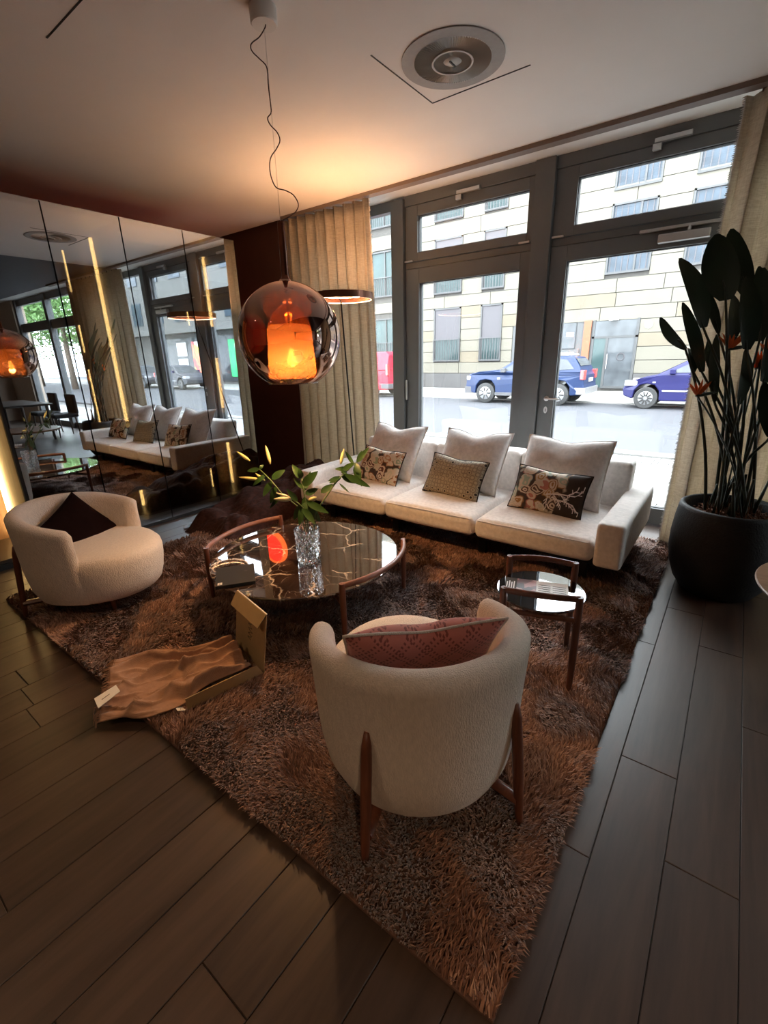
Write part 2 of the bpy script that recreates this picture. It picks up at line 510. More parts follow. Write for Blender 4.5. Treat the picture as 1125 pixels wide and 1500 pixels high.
def swirl_mat(name, ramp_stops, split=None):
    t = NT(name)
    co = t.coord(scale=(1, .2, 1))
    d = t.noise(co, 9, 2, .5)
    mv = t.n('ShaderNodeMix', data_type='VECTOR'); mv.inputs['Factor'].default_value = .10
    t.l(co, mv.inputs['A']); t.l(d.outputs['Color'], mv.inputs['B'])
    v = t.n('ShaderNodeTexVoronoi'); v.inputs['Scale'].default_value = 15
    t.l(mv.outputs['Result'], v.inputs['Vector'])
    rings = t.math('SINE', t.math('MULTIPLY', v.outputs['Distance'], 22))
    sepc = t.n('ShaderNodeSeparateColor'); t.l(v.outputs['Color'], sepc.inputs[0])
    cell = t.ramp(sepc.outputs[0], ramp_stops, 'CONSTANT')
    rm = t.ramp(rings, [(.02, (0, 0, 0)), (.12, (1, 1, 1))])
    c = t.mix(rm, (.60, .52, .42), cell)
    dark = t.ramp(v.outputs['Distance'], [(.60, (0, 0, 0)), (.70, (1, 1, 1))])
    c = t.mix(dark, c, (.05, .028, .018))
    if split is not None:
        sx = t.n('ShaderNodeSeparateXYZ'); t.l(t.coord(), sx.inputs[0])
        e = t.math('ADD', t.math('ADD', sx.outputs[0], t.math('MULTIPLY', sx.outputs[2], -.25)), t.math('MULTIPLY', d.outputs['Fac'], .12))
        s2 = t.ramp(e, [(split, (0, 0, 0)), (split + .01, (1, 1, 1))])
        c = t.mix(s2, c, (.035, .022, .016))
    t.l(c, t.p.inputs['Base Color']); t.p.inputs['Roughness'].default_value = .85
    nz = t.noise(t.coord(), 200, 2); t.bump(nz.outputs['Fac'], .3, .003)
    return t.m
M['swirl_a'] = swirl_mat('swirl_print_ochre', [(0, (.30, .12, .04)), (.2, (.42, .22, .12)), (.4, (.30, .36, .24)), (.55, (.55, .35, .22)), (.7, (.12, .045, .03)), (.85, (.50, .50, .38))])
M['swirl_b'] = swirl_mat('swirl_print_mint', [(0, (.32, .16, .05)), (.2, (.35, .45, .36)), (.4, (.45, .18, .14)), (.55, (.50, .46, .36)), (.7, (.10, .05, .03)), (.85, (.40, .24, .08))], split=.125)

def dots_mat():
    t = NT('ditsy_print')
    co = t.coord(scale=(1, .1, 1), rot=(0, rad(45), 0))
    v = t.n('ShaderNodeTexVoronoi'); v.inputs['Scale'].default_value = 23; v.inputs['Randomness'].default_value = .22
    t.l(co, v.inputs['Vector'])
    c = t.ramp(v.outputs['Distance'], [(0, (.02, .015, .012)), (.21, (.03, .02, .016)), (.27, (.40, .35, .26)), (.40, (.30, .26, .19)), (.47, (.18, .14, .10)), (.6, (.34, .30, .22))])
    t.l(c, t.p.inputs['Base Color']); t.p.inputs['Roughness'].default_value = .85
    nz = t.noise(t.coord(), 200, 2); t.bump(nz.outputs['Fac'], .3, .003)
    return t.m
M['dots'] = dots_mat()

def lattice_mat():
    t = NT('pink_lattice_print')
    sx = t.n('ShaderNodeSeparateXYZ'); t.l(t.coord(rot=(0, rad(45), 0)), sx.inputs[0])
    def lines(o, k, w):
        return t.ramp(t.math('ABSOLUTE', t.math('SINE', t.math('MULTIPLY', o, k))), [(0, (1, 1, 1)), (w, (1, 1, 1)), (w + .08, (0, 0, 0))])
    a = lines(sx.outputs[0], 48, .17); b = lines(sx.outputs[2], 48, .17)
    a2 = lines(t.math('ADD', sx.outputs[0], .0165), 48, .13); b2 = lines(t.math('ADD', sx.outputs[2], .0165), 48, .13)
    da = lines(sx.outputs[2], 250, .6); db = lines(sx.outputs[0], 250, .6)
    m = t.math('MAXIMUM', t.math('MULTIPLY', t.math('MAXIMUM', a, a2), da), t.math('MULTIPLY', t.math('MAXIMUM', b, b2), db))
    t.l(t.mix(t.math('MULTIPLY', m, .85), (.62, .21, .17), (.22, .05, .04)), t.p.inputs['Base Color'])
    t.p.inputs['Roughness'].default_value = .8; t.p.inputs['Sheen Weight'].default_value = .3
    nz = t.noise(t.coord(), 60, 3); t.bump(nz.outputs['Fac'], .25, .004)
    return t.m
M['pink'] = lattice_mat()

def attr_mat(name, attr='Col', rough=.75, sheen=.3):
    t = NT(name)
    a = t.n('ShaderNodeAttribute', attribute_name=attr)
    t.l(a.outputs['Color'], t.p.inputs['Base Color'])
    t.p.inputs['Roughness'].default_value = rough; t.p.inputs['Sheen Weight'].default_value = sheen
    t.p.inputs['Specular IOR Level'].default_value = .4
    return t.m
M['pile'] = attr_mat('shag_fibre', rough=.55)

def print_mat(name, cols, scale):
    t = NT(name)
    v = t.n('ShaderNodeTexVoronoi'); v.inputs['Scale'].default_value = scale
    t.l(t.coord(), v.inputs['Vector'])
    sp = t.n('ShaderNodeSeparateColor'); t.l(v.outputs['Color'], sp.inputs[0])
    n = len(cols)
    t.l(t.ramp(sp.outputs[0], [(i / n, c) for i, c in enumerate(cols)], 'CONSTANT'), t.p.inputs['Base Color'])
    t.p.inputs['Roughness'].default_value = .35
    return t.m
M['mag_photo'] = print_mat('brochure_photo', [(.05, .03, .03), (.35, .15, .14), (.12, .05, .05), (.5, .33, .3)], 22)
M['poster_red'] = print_mat('poster_red_print', [(.7, .05, .06), (.75, .2, .1), (.8, .75, .7), (.7, .08, .08), (.75, .6, .1)], 1.3)
M['poster_green'] = pbr('poster_green', (.02, .42, .12), .4)
M['paper'] = pbr('paper', (.72, .71, .69), .5, var=.03)

# ------------------------------------------------------------------ room shell
CE = 2.985
GY = 4.58          # inner face of the window frames
fl = struct('floor', MB().box(-6.5, 8, -4, 4.62, -.12, -.006), M['floor_base'])
PW = .188
planks_x0 = -.115 - PW * 24
row = 0
x = planks_x0
proto = {}
while x < 1.55:
    off = {-0.303: 1.172, -0.115: 1.653, 0.073: 1.30, .261: 2.1}.get(round(x, 3), rng.uniform(0, 1.4))
    L = 1.36
    y = off - L * math.ceil((off + .6) / L)
    while y < 4.6:
        y0, y1 = max(y, -.9), min(y + L, 4.6)
        if y1 - y0 > .05:
            key = round(y1 - y0, 2)
            if key not in proto:
                w, l = PW / 2 - .0011, (y1 - y0) / 2 - .0011
                mb = MB()
                b = .0018
                mb.add([(-w, -l, -.006), (w, -l, -.006), (w, l, -.006), (-w, l, -.006), (-w, -l, -b), (w, -l, -b), (w, l, -b), (-w, l, -b),
                        (-w + b, -l + b, 0), (w - b, -l + b, 0), (w - b, l - b, 0), (-w + b, l - b, 0)],
                       [(0, 1, 5, 4), (1, 2, 6, 5), (2, 3, 7, 6), (3, 0, 4, 7), (4, 5, 9, 8), (5, 6, 10, 9), (6, 7, 11, 10), (7, 4, 8, 11), (8, 9, 10, 11)])
                proto[key] = mb.build('plank', M['floor_plank'], fl)
                o = proto[key]
            else:
                o = proto[key].copy(); C.objects.link(o)
            o.location = (x + PW / 2, (y0 + y1) / 2, 0)
        y += L
    x += PW
XR = x
farf = MB().box(XR + .002, 8, -4, 4.6, -.006, 0).box(-6.5, planks_x0 - .002, -4, 4.6, -.006, 0).box(planks_x0, XR, -4, -.902, -.006, 0)
farf.build('floor_field', M['floor_far'], fl)

ce = struct('ceiling', MB().box(-6.5, .05, -4, 4.07, CE, CE + .15), M['ceiling'])
MB().box(.05, 8, -4, 4.07, CE, CE + .15).build('dark_ceiling_field', M['ceiling_dark'], ce)
MB().box(-6.5, 8, 4.07, 4.8, 3.06, 3.2).build('curtain_pocket', M['pocket'], ce)
# second ceiling-tile joint at upper left
MB().box(-2.95, -2.33, 1.297, 1.305, CE - .0015, CE).build('tile_joint', M['frame_black'], ce)
struct('trim_1', MB().box(-4.36, 2.6, 3.985, 4.068, CE - .03, CE), M['trim'])
struct('wall_back', MB().box(-6.5, -4.36, 4.12, 4.7, 0, 3.1), M['wall_dark'])
struct('wall_left', MB().box(-6.7, -6.5, -4.2, 4.7, -.1, 3.2), M['wall_room'])
struct('wall_right', MB().box(8, 8.2, -4.2, 4.8, -.1, 3.2), M['wall_room'])
struct('wall_front', MB().box(-6.5, 8, -4.2, -4, -.1, 3.2), M['wall_room'])
struct('wall_window_side', MB().box(1.3, 2.6, 4.5, 4.75, -.1, 3.1).box(6.5, 8, 4.5, 4.75, -.1, 3.1), M['wall_room'])

# ------------------------------------------------------------------ window front
win = thing('window_1', 'dark grey window front with a fixed side light, two glazed doors and fanlights', 'window', (-2.1, GY, 0), kind='structure')
F0, F1 = GY, GY + .09
def wpart(name, mb, mat, parent=win): return mb.build(name, mat, parent, world=True)
def fbox(x0, x1, z0, z1, y0=F0, y1=F1): return MB().cbox(x0, x1, y0, y1, z0, z1, .004)
wpart('post', fbox(-3.255, -3.10, 0, 3.035, GY - .055, F1), M['frame'])
wpart('mullion', fbox(-1.715, -1.545, 0, 3.055, GY - .055, F1), M['frame'])
wpart('post', fbox(-.10, .02, 0, 3.055, GY - .055, F1), M['frame'])
wpart('post', fbox(-4.36, -4.27, 0, 3.035), M['frame'])
wpart('head_rail', fbox(-4.27, -3.255, 2.96, 3.06), M['frame'])
wpart('head_rail', fbox(-3.10, -1.715, 2.965, 3.06, GY - .02), M['frame'])
wpart('head_rail', fbox(-1.545, -.10, 2.965, 3.06, GY - .02), M['frame'])
wpart('bottom_rail', fbox(-4.27, -3.255, 0, .1), M['frame'])
wpart('transom', fbox(-3.10, -1.715, 2.385, 2.445), M['frame'])
wpart('transom', fbox(-1.545, -.10, 2.385, 2.445), M['frame'])
wpart('post', fbox(1.2, 1.3, 0, 3.055), M['frame'])
wpart('head_rail', fbox(.02, 1.2, 2.96, 3.06), M['frame'])
wpart('bottom_rail', fbox(.02, 1.2, 0, .1), M['frame'])
wpart('pane', MB().box(.02, 1.2, GY + .04, GY + .046, .1, 2.96), M['glass'])
wpart('pane', MB().box(-4.27, -3.255, GY + .04, GY + .046, .1, 2.96), M['glass'])
def sash(name, x0, x1, z0, z1, gx0, gx1, gz0, gz1, dy):
    e = bpy.data.objects.new(name, None); C.objects.link(e); e.parent = win; e.location = ((x0 + x1) / 2 + 2.1, 0, z0)
    y0 = GY - dy
    MB().cbox(x0, gx0, y0, F1 - .01, z0, z1, .004).build('stile', M['frame'], e, world=True)
    MB().cbox(gx1, x1, y0, F1 - .01, z0, z1, .004).build('stile', M['frame'], e, world=True)
    MB().cbox(gx0, gx1, y0, F1 - .01, gz1, z1, .004).build('rail', M['frame'], e, world=True)
    MB().cbox(gx0, gx1, y0, F1 - .01, z0, gz0, .004).build('rail', M['frame'], e, world=True)
    MB().box(gx0, gx1, GY + .04, GY + .046, gz0, gz1).build('pane', M['glass'], e, world=True)
    g = MB()
    for a in ((gx0, gx0 + .006, gz0, gz1), (gx1 - .006, gx1, gz0, gz1), (gx0, gx1, gz1 - .006, gz1), (gx0, gx1, gz0, gz0 + .006)):
        g.box(a[0], a[1], GY + .004, GY + .038, a[2], a[3])
    g.build('gasket', M['frame_black'], e, world=True)
    return e
d1 = sash('glazed_door', -3.095, -1.72, .01, 2.38, -2.925, -1.80 - .02, .155, 2.235, .012)
d2 = sash('glazed_door', -1.54, -.105, .01, 2.38, -1.395, -.26, .155, 2.255, .018)
sash('fanlight', -3.095, -1.72, 2.45, 2.96, -2.945, -1.775, 2.53, 2.865, .014)
sash('fanlight', -1.54, -.105, 2.45, 2.96, -1.36, -.22, 2.525, 2.875, .014)
# ironmongery
hd = MB().tube([(-1.463, GY - .02, 1.085), (-1.463, GY - .062, 1.085), (-1.44, GY - .068, 1.085), (-1.33, GY - .068, 1.085)], .0095, 10)
hd.lathe([(.024, -.004), (.024, .004), (.02, .006)], (0, 0, 0), 20)
# the rosette disc is turned to face the room
n = len(hd.v) - 60
for i in range(n, len(hd.v)):
    a = hd.v[i]; hd.v[i] = (a[0] - 1.463, GY - .022 - a[2], a[1] + 1.085)
hd.build('lever_handle', M['steel'], d2, world=True, smooth=True, angle=40)
kp = MB().tube([(-1.463, GY - .020, .977), (-1.463, GY - .026, .977)], [.034, .032], 20, flat=.55, up=(0, 0, 1))
kp.build('keyhole_plate', M['steel'], d2, world=True, smooth=True, angle=40)
MB().box(-1.466, -1.460, GY - .0275, GY - .024, .962, .990).build('keyhole', M['frame_black'], d2, world=True)
MB().cbox(-3.083, -3.066, GY - .05, GY - .012, 1.02, 1.24, .005).build('grip_handle', M['alu'], d1, world=True)
dc = MB().cbox(-.70, -.36, GY - .075, GY - .018, 2.285, 2.345, .006)
dc.build('door_closer', M['alu'], d2, world=True)
MB().cbox(-.84, -.30, GY - .05, GY - .018, 2.375, 2.398, .004).tube([(-.50, GY - .06, 2.345), (-.50, GY - .04, 2.38)], .012, 8).build('closer_rail', M['alu'], d2, world=True)
for xc, zc in ((-2.46, 2.945), (-.80, 2.955)):
    MB().cbox(xc - .02, xc + .22, GY - .055, GY - .02, zc + .01, zc + .04, .004).cbox(xc - .03, xc + .03, GY - .05, GY - .014, zc - .035, zc + .006, .004).build('fanlight_opener', M['alu'], win, world=True)
for xc, zc in ((-3.05, 2.455), (-1.79, 2.455), (-1.49, 2.455)):
    MB().cbox(xc - .05, xc + .05, GY - .03, GY - .012, zc - .008, zc + .008, .003).build('hinge', M['steel'], win, world=True)

w2 = thing('window_2', 'dark grey window bay further along the shop front', 'window', (4.5, GY, 0), kind='structure')
for a in ((2.6, 2.72, 0, 3.06), (4.45, 4.6, 0, 3.06), (6.4, 6.5, 0, 3.06)):
    fbox(*a, GY - .04, F1).build('post', M['frame'], w2, world=True)
for x0, x1 in ((2.72, 4.45), (4.6, 6.4)):
    for z0, z1 in ((0, .14), (2.3, 2.5), (2.92, 3.06)):
        fbox(x0, x1, z0, z1).build('rail', M['frame'], w2, world=True)
    MB().box(x0, x1, GY + .04, GY + .046, .14, 2.92).build('pane', M['glass'], w2, world=True)

# ------------------------------------------------------------------ mirrored wardrobe
XM = -4.302
wd = thing('wardrobe', 'tall wardrobe with smoked mirror doors and warm light strips inside', 'wardrobe', (-4.6, 2.1, 0))
TOP = 2.635
def cb(name, mb, mat=M['cab']): return mb.build(name, mat, wd, world=True)
cb('plinth', MB().box(XM - .58, XM - .004, .30, 3.30, 0, .045), M['frame_black'])
cb('floor_panel', MB().box(XM - .60, XM - .03, .30, 3.30, .045, .07))
cb('top_panel', MB().box(XM - .60, XM - .03, .30, 3.30, TOP - .03, TOP))
cb('back_panel', MB().box(XM - .62, XM - .60, .30, 3.30, .045, TOP), M['cab_panel'])
for yy in (.31, 1.06, 2.17, 3.285):
    cb('partition', MB().box(XM - .60, XM - .03, yy - .012, yy + .012, .07, TOP - .03), M['cab_panel'])
for y0, y1, zz in ((1.075, 2.155, .93), (1.075, 2.155, .36), (2.185, 3.27, .66), (2.185, 3.27, .96), (2.185, 3.27, 1.82)):
    cb('shelf', MB().box(XM - .60, XM - .10, y0, y1, zz - .012, zz + .012), M['cab'])
for y0, y1, z0, z1 in ((1.08, 2.15, .374, .916), (2.19, 3.265, .675, .945)):
    cb('drawer_block', MB().box(XM - .60, XM - .12, y0, y1, z0, z1), M['cab'])
edges = [1.065, 1.6155, 2.172, 2.7285, 3.288]
for a, b in zip(edges[:-1], edges[1:]):
    dr = MB().box(XM - .006, XM, a + .005, b - .005, .03, TOP).build('mirror_door', M['mirror'], wd, world=True)
    MB().box(XM - .02, XM - .007, a - .004, a + .014, .03, TOP).box(XM - .02, XM - .007, b - .014, b + .004, .03, TOP)  .build('door_edge', M['frame_black'], dr, world=False)
    dr.children[0].parent = dr
    for v in dr.children[0].data.vertices: v.co -= Vector(wd.location)
cb('end_frame', MB().box(XM - .03, XM + .004, 1.045, 1.063, .03, TOP), M['frame_black'])
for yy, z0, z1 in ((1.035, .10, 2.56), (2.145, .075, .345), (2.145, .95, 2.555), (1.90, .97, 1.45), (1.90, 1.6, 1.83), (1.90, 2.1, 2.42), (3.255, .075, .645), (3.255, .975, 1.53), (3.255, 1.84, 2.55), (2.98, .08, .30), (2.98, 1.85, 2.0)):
    t = .011 if yy in (1.035, 2.145, 3.255) else .005  # thinner bars stand in for reflections, modelled as glowing strips
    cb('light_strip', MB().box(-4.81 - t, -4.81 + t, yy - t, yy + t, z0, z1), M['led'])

# ------------------------------------------------------------------ curtains
def curtain(name, label, x0, x1, yc, z0, z1, pleats, flare0, flare1, seed, edge):
    rs = np.random.default_rng(seed)
    ph = rs.uniform(-.5, .5, 40)
    t = thing(name, label, 'curtain', ((x0 + x1) / 2, yc, 0))
    def fn(u, v):
        w = 1 - v
        z = z0 + (z1 - z0) * v
        a = x0 - flare0 * w; b = x1 + flare1 * w
        k = u * pleats
        pj = ph[int(k) % 40]
        yy = yc + (.045 + .012 * w) * math.sin(2 * PI * k + pj * .6 + .5 * math.sin(3 * w + pj)) + .012 * math.sin(5 * PI * k * .37 + 2 * w)
        xx = a + (b - a) * u + .018 * math.sin(4 * PI * k + 1.3 * pj) * (.6 + .5 * w)
        return (xx, yy, z)
    o = MB().grid(int(pleats * 14), 24, fn).build('fabric', M['curtain'], t, world=True, smooth=True)
    sm = o.modifiers.new('thickness', 'SOLIDIFY'); sm.thickness = .004
    # ragged selvedge along the inner edge
    g = MB()
    for i in range(260):
        v = i / 260
        p = Vector(fn(edge, v)); s = 1 if edge > .5 else -1
        l = .012 + .014 * rs.random()
        g.add([p, p + Vector((s * l, -.004 + .008 * rs.random(), .004)), p + Vector((0, 0, (z1 - z0) / 230))], [(0, 1, 2)])
    g.build('selvedge', M['paper'], t, world=True)
    for i in range(int(pleats)):
        p = fn((i + .5) / pleats, 1)
        MB().cbox(p[0] - .012, p[0] + .012, yc - .008, yc + .008, z1 - .01, CE - .03, .003).build('glider', M['trim'], t, world=True)
    return t
curtain('curtain', 'cream slub curtain hanging beside the dark brown wall', -4.33, -3.15, 4.035, .02, 2.945, 9, .02, .07, 3, 1.0)
curtain('curtain', 'cream slub curtain hanging behind the big potted plant', -.27, 1.75, 4.06, .02, 2.945, 12, .035, .0, 5, 0.0)

# ------------------------------------------------------------------ ceiling air diffuser
vt = thing('air_diffuser', 'round swirl air diffuser set in a square ceiling tile', 'air vent', (-1.52, 2.70, CE - .02))
q = .309
vx, vy = -1.52, 2.70
g = MB()
for a in ((vx - q, vx + q, vy + q - .005, vy + q + .004), (vx - q - .004, vx - q + .003, vy - q, vy + q)):
    g.box(a[0], a[1], a[2], a[3], CE - .002, CE)
g.build('tile_joint', M['frame_black'], vt, world=True)
M['vent_dark'] = pbr('vent_grey', (.34, .335, .33), .7, var=.05, vscale=40)
M['vent_light'] = pbr('vent_pale', (.56, .55, .53), .7, var=.04)
def ring(r0, r1, z0, z1): return [(r0, z1), (r0, z0), (r1, z0), (r1, z1)]
cz = CE
MB().lathe(ring(.205, .272, -.006, 0), (vx, vy, cz), 72, True).build('outer_ring', M['vent_dark'], vt, world=True, smooth=True, angle=30)
MB().lathe([(.0, -.004), (.205, -.004), (.205, 0)], (vx, vy, cz), 72).build('face_plate', M['vent_light'], vt, world=True, smooth=True, angle=30)
g = MB()
for k in range(96):
    w = 2 * PI * k / 96
    for r0, r1 in ((.11, .203), (.05, .10)):
        c_, s_ = math.cos(w), math.sin(w); c2, s2 = math.cos(w + .03), math.sin(w + .03)
        g.add([(vx + r0 * c_, vy + r0 * s_, cz - .004), (vx + r1 * c_, vy + r1 * s_, cz - .004), (vx + r1 * c2, vy + r1 * s2, cz - .013), (vx + r0 * c2, vy + r0 * s2, cz - .013)], [(0, 1, 2, 3)])
o = g.build('fins', M['vent_light'], vt, world=True); o['kind'] = 'stuff'
MB().lathe(ring(.100, .110, -.015, 0), (vx, vy, cz), 60, True).build('middle_ring', M['vent_light'], vt, world=True, smooth=True, angle=30)
MB().lathe([(.0, -.016), (.03, -.014), (.045, -.006), (.05, 0)], (vx, vy, cz), 40).build('hub', M['vent_light'], vt, world=True, smooth=True)
MB().box(vx - .004, vx + .004, vy - .03, vy + .03, cz - .02, cz - .015).build('slot_screw', M['ink'], vt, world=True)

# ------------------------------------------------------------------ rug
RX0, RX1, RY0, RY1 = -3.70, -.20, .64, 4.10
rug = MB().cbox(RX0, RX1, RY0, RY1, .0005, .014, .004).build('shag_rug', M['rug_base'])
tag(rug, 'brown shaggy rug under the sofa and coffee table', 'rug')
def pile():
    N = 340000
    x = rng.uniform(RX0, RX1, N); y = rng.uniform(RY0, RY1, N)
    # fewer fibres far from the camera
    dist = np.hypot(x, y)
    keep = rng.random(N) < np.clip(1.9 / dist, .35, 1)
    x, y = x[keep], y[keep]; n = len(x)
    d = np.hypot(x, y)
    def fbm(sx, sy, ph):
        return (np.sin(x * sx + 1.7 * np.sin(y * sy * .7 + ph)) * np.sin(y * sy + 1.3 * np.sin(x * sx * .8 + 2 * ph)))
    lean_a = 2.2 * fbm(3.1, 2.7, .4) + 1.6 * fbm(7.3, 8.1, 1.3) + .9 * fbm(17, 19, 2.1) + rng.normal(0, .55, n)
    length = .034 + .012 * rng.random(n)
    lean = np.clip(.72 + .22 * fbm(5, 6, 2.2) + rng.normal(0, .16, n), .25, 1.15)
    w = (.0022 + .0012 * rng.random(n)) * np.clip(.65 + d * .22, .8, 1.6)
    dx, dy = np.cos(lean_a), np.sin(lean_a)
    sx, sy = -dy, dx
    z0 = np.full(n, .012)
    h1, r1 = length * .55 * np.cos(lean * .5), length * .55 * np.sin(lean * .5)
    h2, r2 = h1 + length * .5 * np.cos(lean * 1.35), r1 + length * .5 * np.sin(lean * 1.35)
    V = np.empty((n, 5, 3))
    V[:, 0] = np.c_[x - sx * w, y - sy * w, z0]; V[:, 1] = np.c_[x + sx * w, y + sy * w, z0]
    V[:, 2] = np.c_[x + dx * r1 + sx * w, y + dy * r1 + sy * w, z0 + h1]; V[:, 3] = np.c_[x + dx * r1 - sx * w, y + dy * r1 - sy * w, z0 + h1]
    V[:, 4] = np.c_[x + dx * r2, y + dy * r2, z0 + h2]
    me = bpy.data.meshes.new('pile')
    b = np.arange(n) * 5
    tris = np.stack([b, b + 1, b + 2, b, b + 2, b + 3, b + 3, b + 2, b + 4], 1).reshape(-1)
    nt = 3 * n
    me.vertices.add(5 * n); me.vertices.foreach_set('co', V.reshape(-1))
    me.loops.add(3 * nt); me.loops.foreach_set('vertex_index', tris)
    me.polygons.add(nt); me.polygons.foreach_set('loop_start', np.arange(nt) * 3)
    try: me.polygons.foreach_set('loop_total', np.full(nt, 3))
    except Exception: pass
    me.update(calc_edges=True)
    tone = np.clip(.5 + .16 * fbm(2.3, 2.9, .9) + .16 * fbm(9, 8, .2) + rng.normal(0, .24, n), 0, 1)
    dark = np.array([.085, .033, .020]); mid = np.array([.25, .115, .070]); lite = np.array([.58, .35, .24])
    c = np.where(tone[:, None] < .5, dark + (mid - dark) * (tone[:, None] * 2), mid + (lite - mid) * (tone[:, None] * 2 - 1))
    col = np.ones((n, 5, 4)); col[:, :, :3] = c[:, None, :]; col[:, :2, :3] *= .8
    at = me.color_attributes.new('Col', 'FLOAT_COLOR', 'POINT'); at.data.foreach_set('color', col.reshape(-1))
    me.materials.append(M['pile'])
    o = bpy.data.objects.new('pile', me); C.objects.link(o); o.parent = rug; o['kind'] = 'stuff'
pile()
RZ = .015      # what stands on the rug stands here

# ------------------------------------------------------------------ sofa
so = thing('sofa', 'long ivory three seat sofa with low arms by the window', 'sofa', (-1.8, 3.45, RZ))
def sp(name, mb, mat=M['white_fab']): return mb.build(name, mat, so, world=True, smooth=True, angle=60)
for x0, x1 in ((-3.045, -2.212), (-2.206, -1.384), (-1.378, -.556)):
    def sag(o, w=x1 - x0):
        f = 1.0
        if o.y < -.36: o = Vector((o.x, o.y - .012 * (1 - (2 * o.x / w) ** 2), o.z))
        return o
    c = sp('seat_cushion', MB().rbox(((x0 + x1) / 2, 3.325, .292), (x1 - x0, .86, .145), .045, 5, .045, sag))
    p = [(x0 + .03, 2.900, .356), (x0 + .2, 2.885, .362), ((x0 + x1) / 2, 2.881, .366), (x1 - .2, 2.885, .362), (x1 - .03, 2.900, .356)]
    pp = MB().tube(p, .0045, 6).build('piping', M['white_fab'], c)
    for v in pp.data.vertices: v.co -= Vector(so.location)
for x0, x1 in ((-3.045, -2.21), (-2.206, -1.384), (-1.378, -.525)):
    def lean(o): return Vector((o.x, o.y + (o.z) * .12, o.z))
    sp('back_cushion', MB().rbox(((x0 + x1) / 2, 3.84, .51), (x1 - x0, .21, .40), .035, 5, 0, lean))
for x0, x1 in ((-3.215, -3.05), (-.552, -.388)):
    sp('armrest', MB().rbox(((x0 + x1) / 2, 3.465, .35), (x1 - x0, 1.13, .295), .028, 4, .004))
sp('base_frame', MB().cbox(-3.12, -.48, 3.02, 3.93, .165, .222, .008), M['black_metal'])
for xx in (-2.95, -2.2, -1.38, -.64):
    sp('leg', MB().cbox(xx - .03, xx + .03, 3.06, 3.09, RZ, .17, .003).cbox(xx - .03, xx + .03, 3.83, 3.86, RZ, .17, .003).cbox(xx - .03, xx + .03, 3.06, 3.86, RZ, RZ + .012, .002), M['black_metal'])
sp('cross_bar', MB().tube([(-3.0, 2.96, .19), (-2.72, 3.25, .12)], .012, 8), M['steel'])

# ------------------------------------------------------------------ cushions
def pillow(name, label, w, h, t, mat, pip, loc, lean, rz, group=None, chop=0.0, roll=0.0, seed=1, cat='cushion'):
    root = thing(name, label, cat, loc, 0, group)
    root.rotation_euler = (rad(-lean), rad(roll), rad(rz))
    root.rotation_mode = 'XYZ'
    nu, nv = 30, 24
    def outline(u, v):
        x = u * w / 2 * (1 - .055 * (1 - v * v)); z = v * h / 2 * (1 - .06 * (1 - u * u))
        if v > 0: z -= chop * math.exp(-(u / .38) ** 2) * v ** 3
        return x, z + h / 2
    def th(u, v):
        b = max(0, (1 - abs(u) ** 2.6)) ** .55 * max(0, (1 - abs(v) ** 2.6)) ** .55
        nz = mnoise.noise(Vector((u * 2.2 + seed * 5, v * 2.2, seed))) * .10 + mnoise.noise(Vector((u * 5 + seed, v * 5, 3 + seed))) * .05
        if chop: b *= 1 - .22 * math.exp(-(u / .25) ** 2) * max(0, v)
        return t / 2 * b * (1 + nz)
    def front(a, b):
        u, v = a * 2 - 1, b * 2 - 1; x, z = outline(u, v); return (x, -th(u, v), z)
    def back(a, b):
        u, v = 1 - a * 2, b * 2 - 1; x, z = outline(u, v); return (x, th(u, v) * .8, z)
    MB().grid(nu, nv, front).grid(nu, nv, back).build('cover', mat, root, smooth=True)
    pts = []
    for k in range(30): pts.append((k / 30 * 2 - 1, -1))
    for k in range(24): pts.append((1, k / 24 * 2 - 1))
    for k in range(30): pts.append((1 - k / 30 * 2, 1))
    for k in range(24): pts.append((-1, 1 - k / 24 * 2))
    MB().tube([(outline(u, v)[0], 0, outline(u, v)[1]) for u, v in pts], .0045, 6, closed=True).build('piping', pip, root, smooth=True)
    return root, front
g1 = 'ivory back cushions on the sofa'
pillow('back_pillow', 'plump ivory back cushion glowing orange beside the curtain', .64, .56, .20, M['pillow_fab'], M['white_fab'], (-2.60, 3.44, .385), 30, -6, g1, .045, 0, 1)
pillow('back_pillow', 'plump ivory back cushion behind the spotted cushion', .64, .56, .20, M['pillow_fab'], M['white_fab'], (-1.765, 3.44, .385), 30, -4, g1, .045, 0, 2)
pillow('back_pillow', 'plump ivory back cushion behind the coral print cushion', .66, .56, .20, M['pillow_fab'], M['white_fab'], (-.985, 3.44, .385), 30, -2, g1, .03, 0, 3)
pillow('print_cushion', 'small ochre and brown swirl print cushion on the sofa', .50, .335, .13, M['swirl_a'], M['piping_dark'], (-2.565, 3.25, .385), 26, -5, None, .01, 2.5, 4)
pillow('print_cushion', 'small beige cushion with a dense black spot print', .53, .345, .14, M['dots'], M['piping_dark'], (-1.765, 3.21, .39), 27, -4, None, .015, 3, 5)
rt3, fr3 = pillow('print_cushion', 'small cushion with mint swirls and a cream coral branch', .54, .335, .14, M['swirl_b'], M['piping_dark'], (-.985, 3.20, .39), 27, -3, None, .01, 2.5, 6)
g = MB()
def twig(a, b, ang, ln, dep):
    p = [(a, b)]
    for k in range(4):
        a += math.cos(ang) * ln / 4; b += math.sin(ang) * ln / 4 * 1.5; ang += random.uniform(-.18, .18); p.append((a, b))
    p = [(min(.97, max(.03, i)), min(.95, max(.05, j))) for i, j in p]
    g.tube([(fr3(i, j)[0], fr3(i, j)[1] - .002, fr3(i, j)[2]) for i, j in p], .0028 if dep else .0045, 5)
    if dep < 2:
        for k in (1, 2, 3, 4):
            twig(*p[k], ang + random.choice((-1, 1)) * random.uniform(.5, .9), ln * .38, dep + 1)
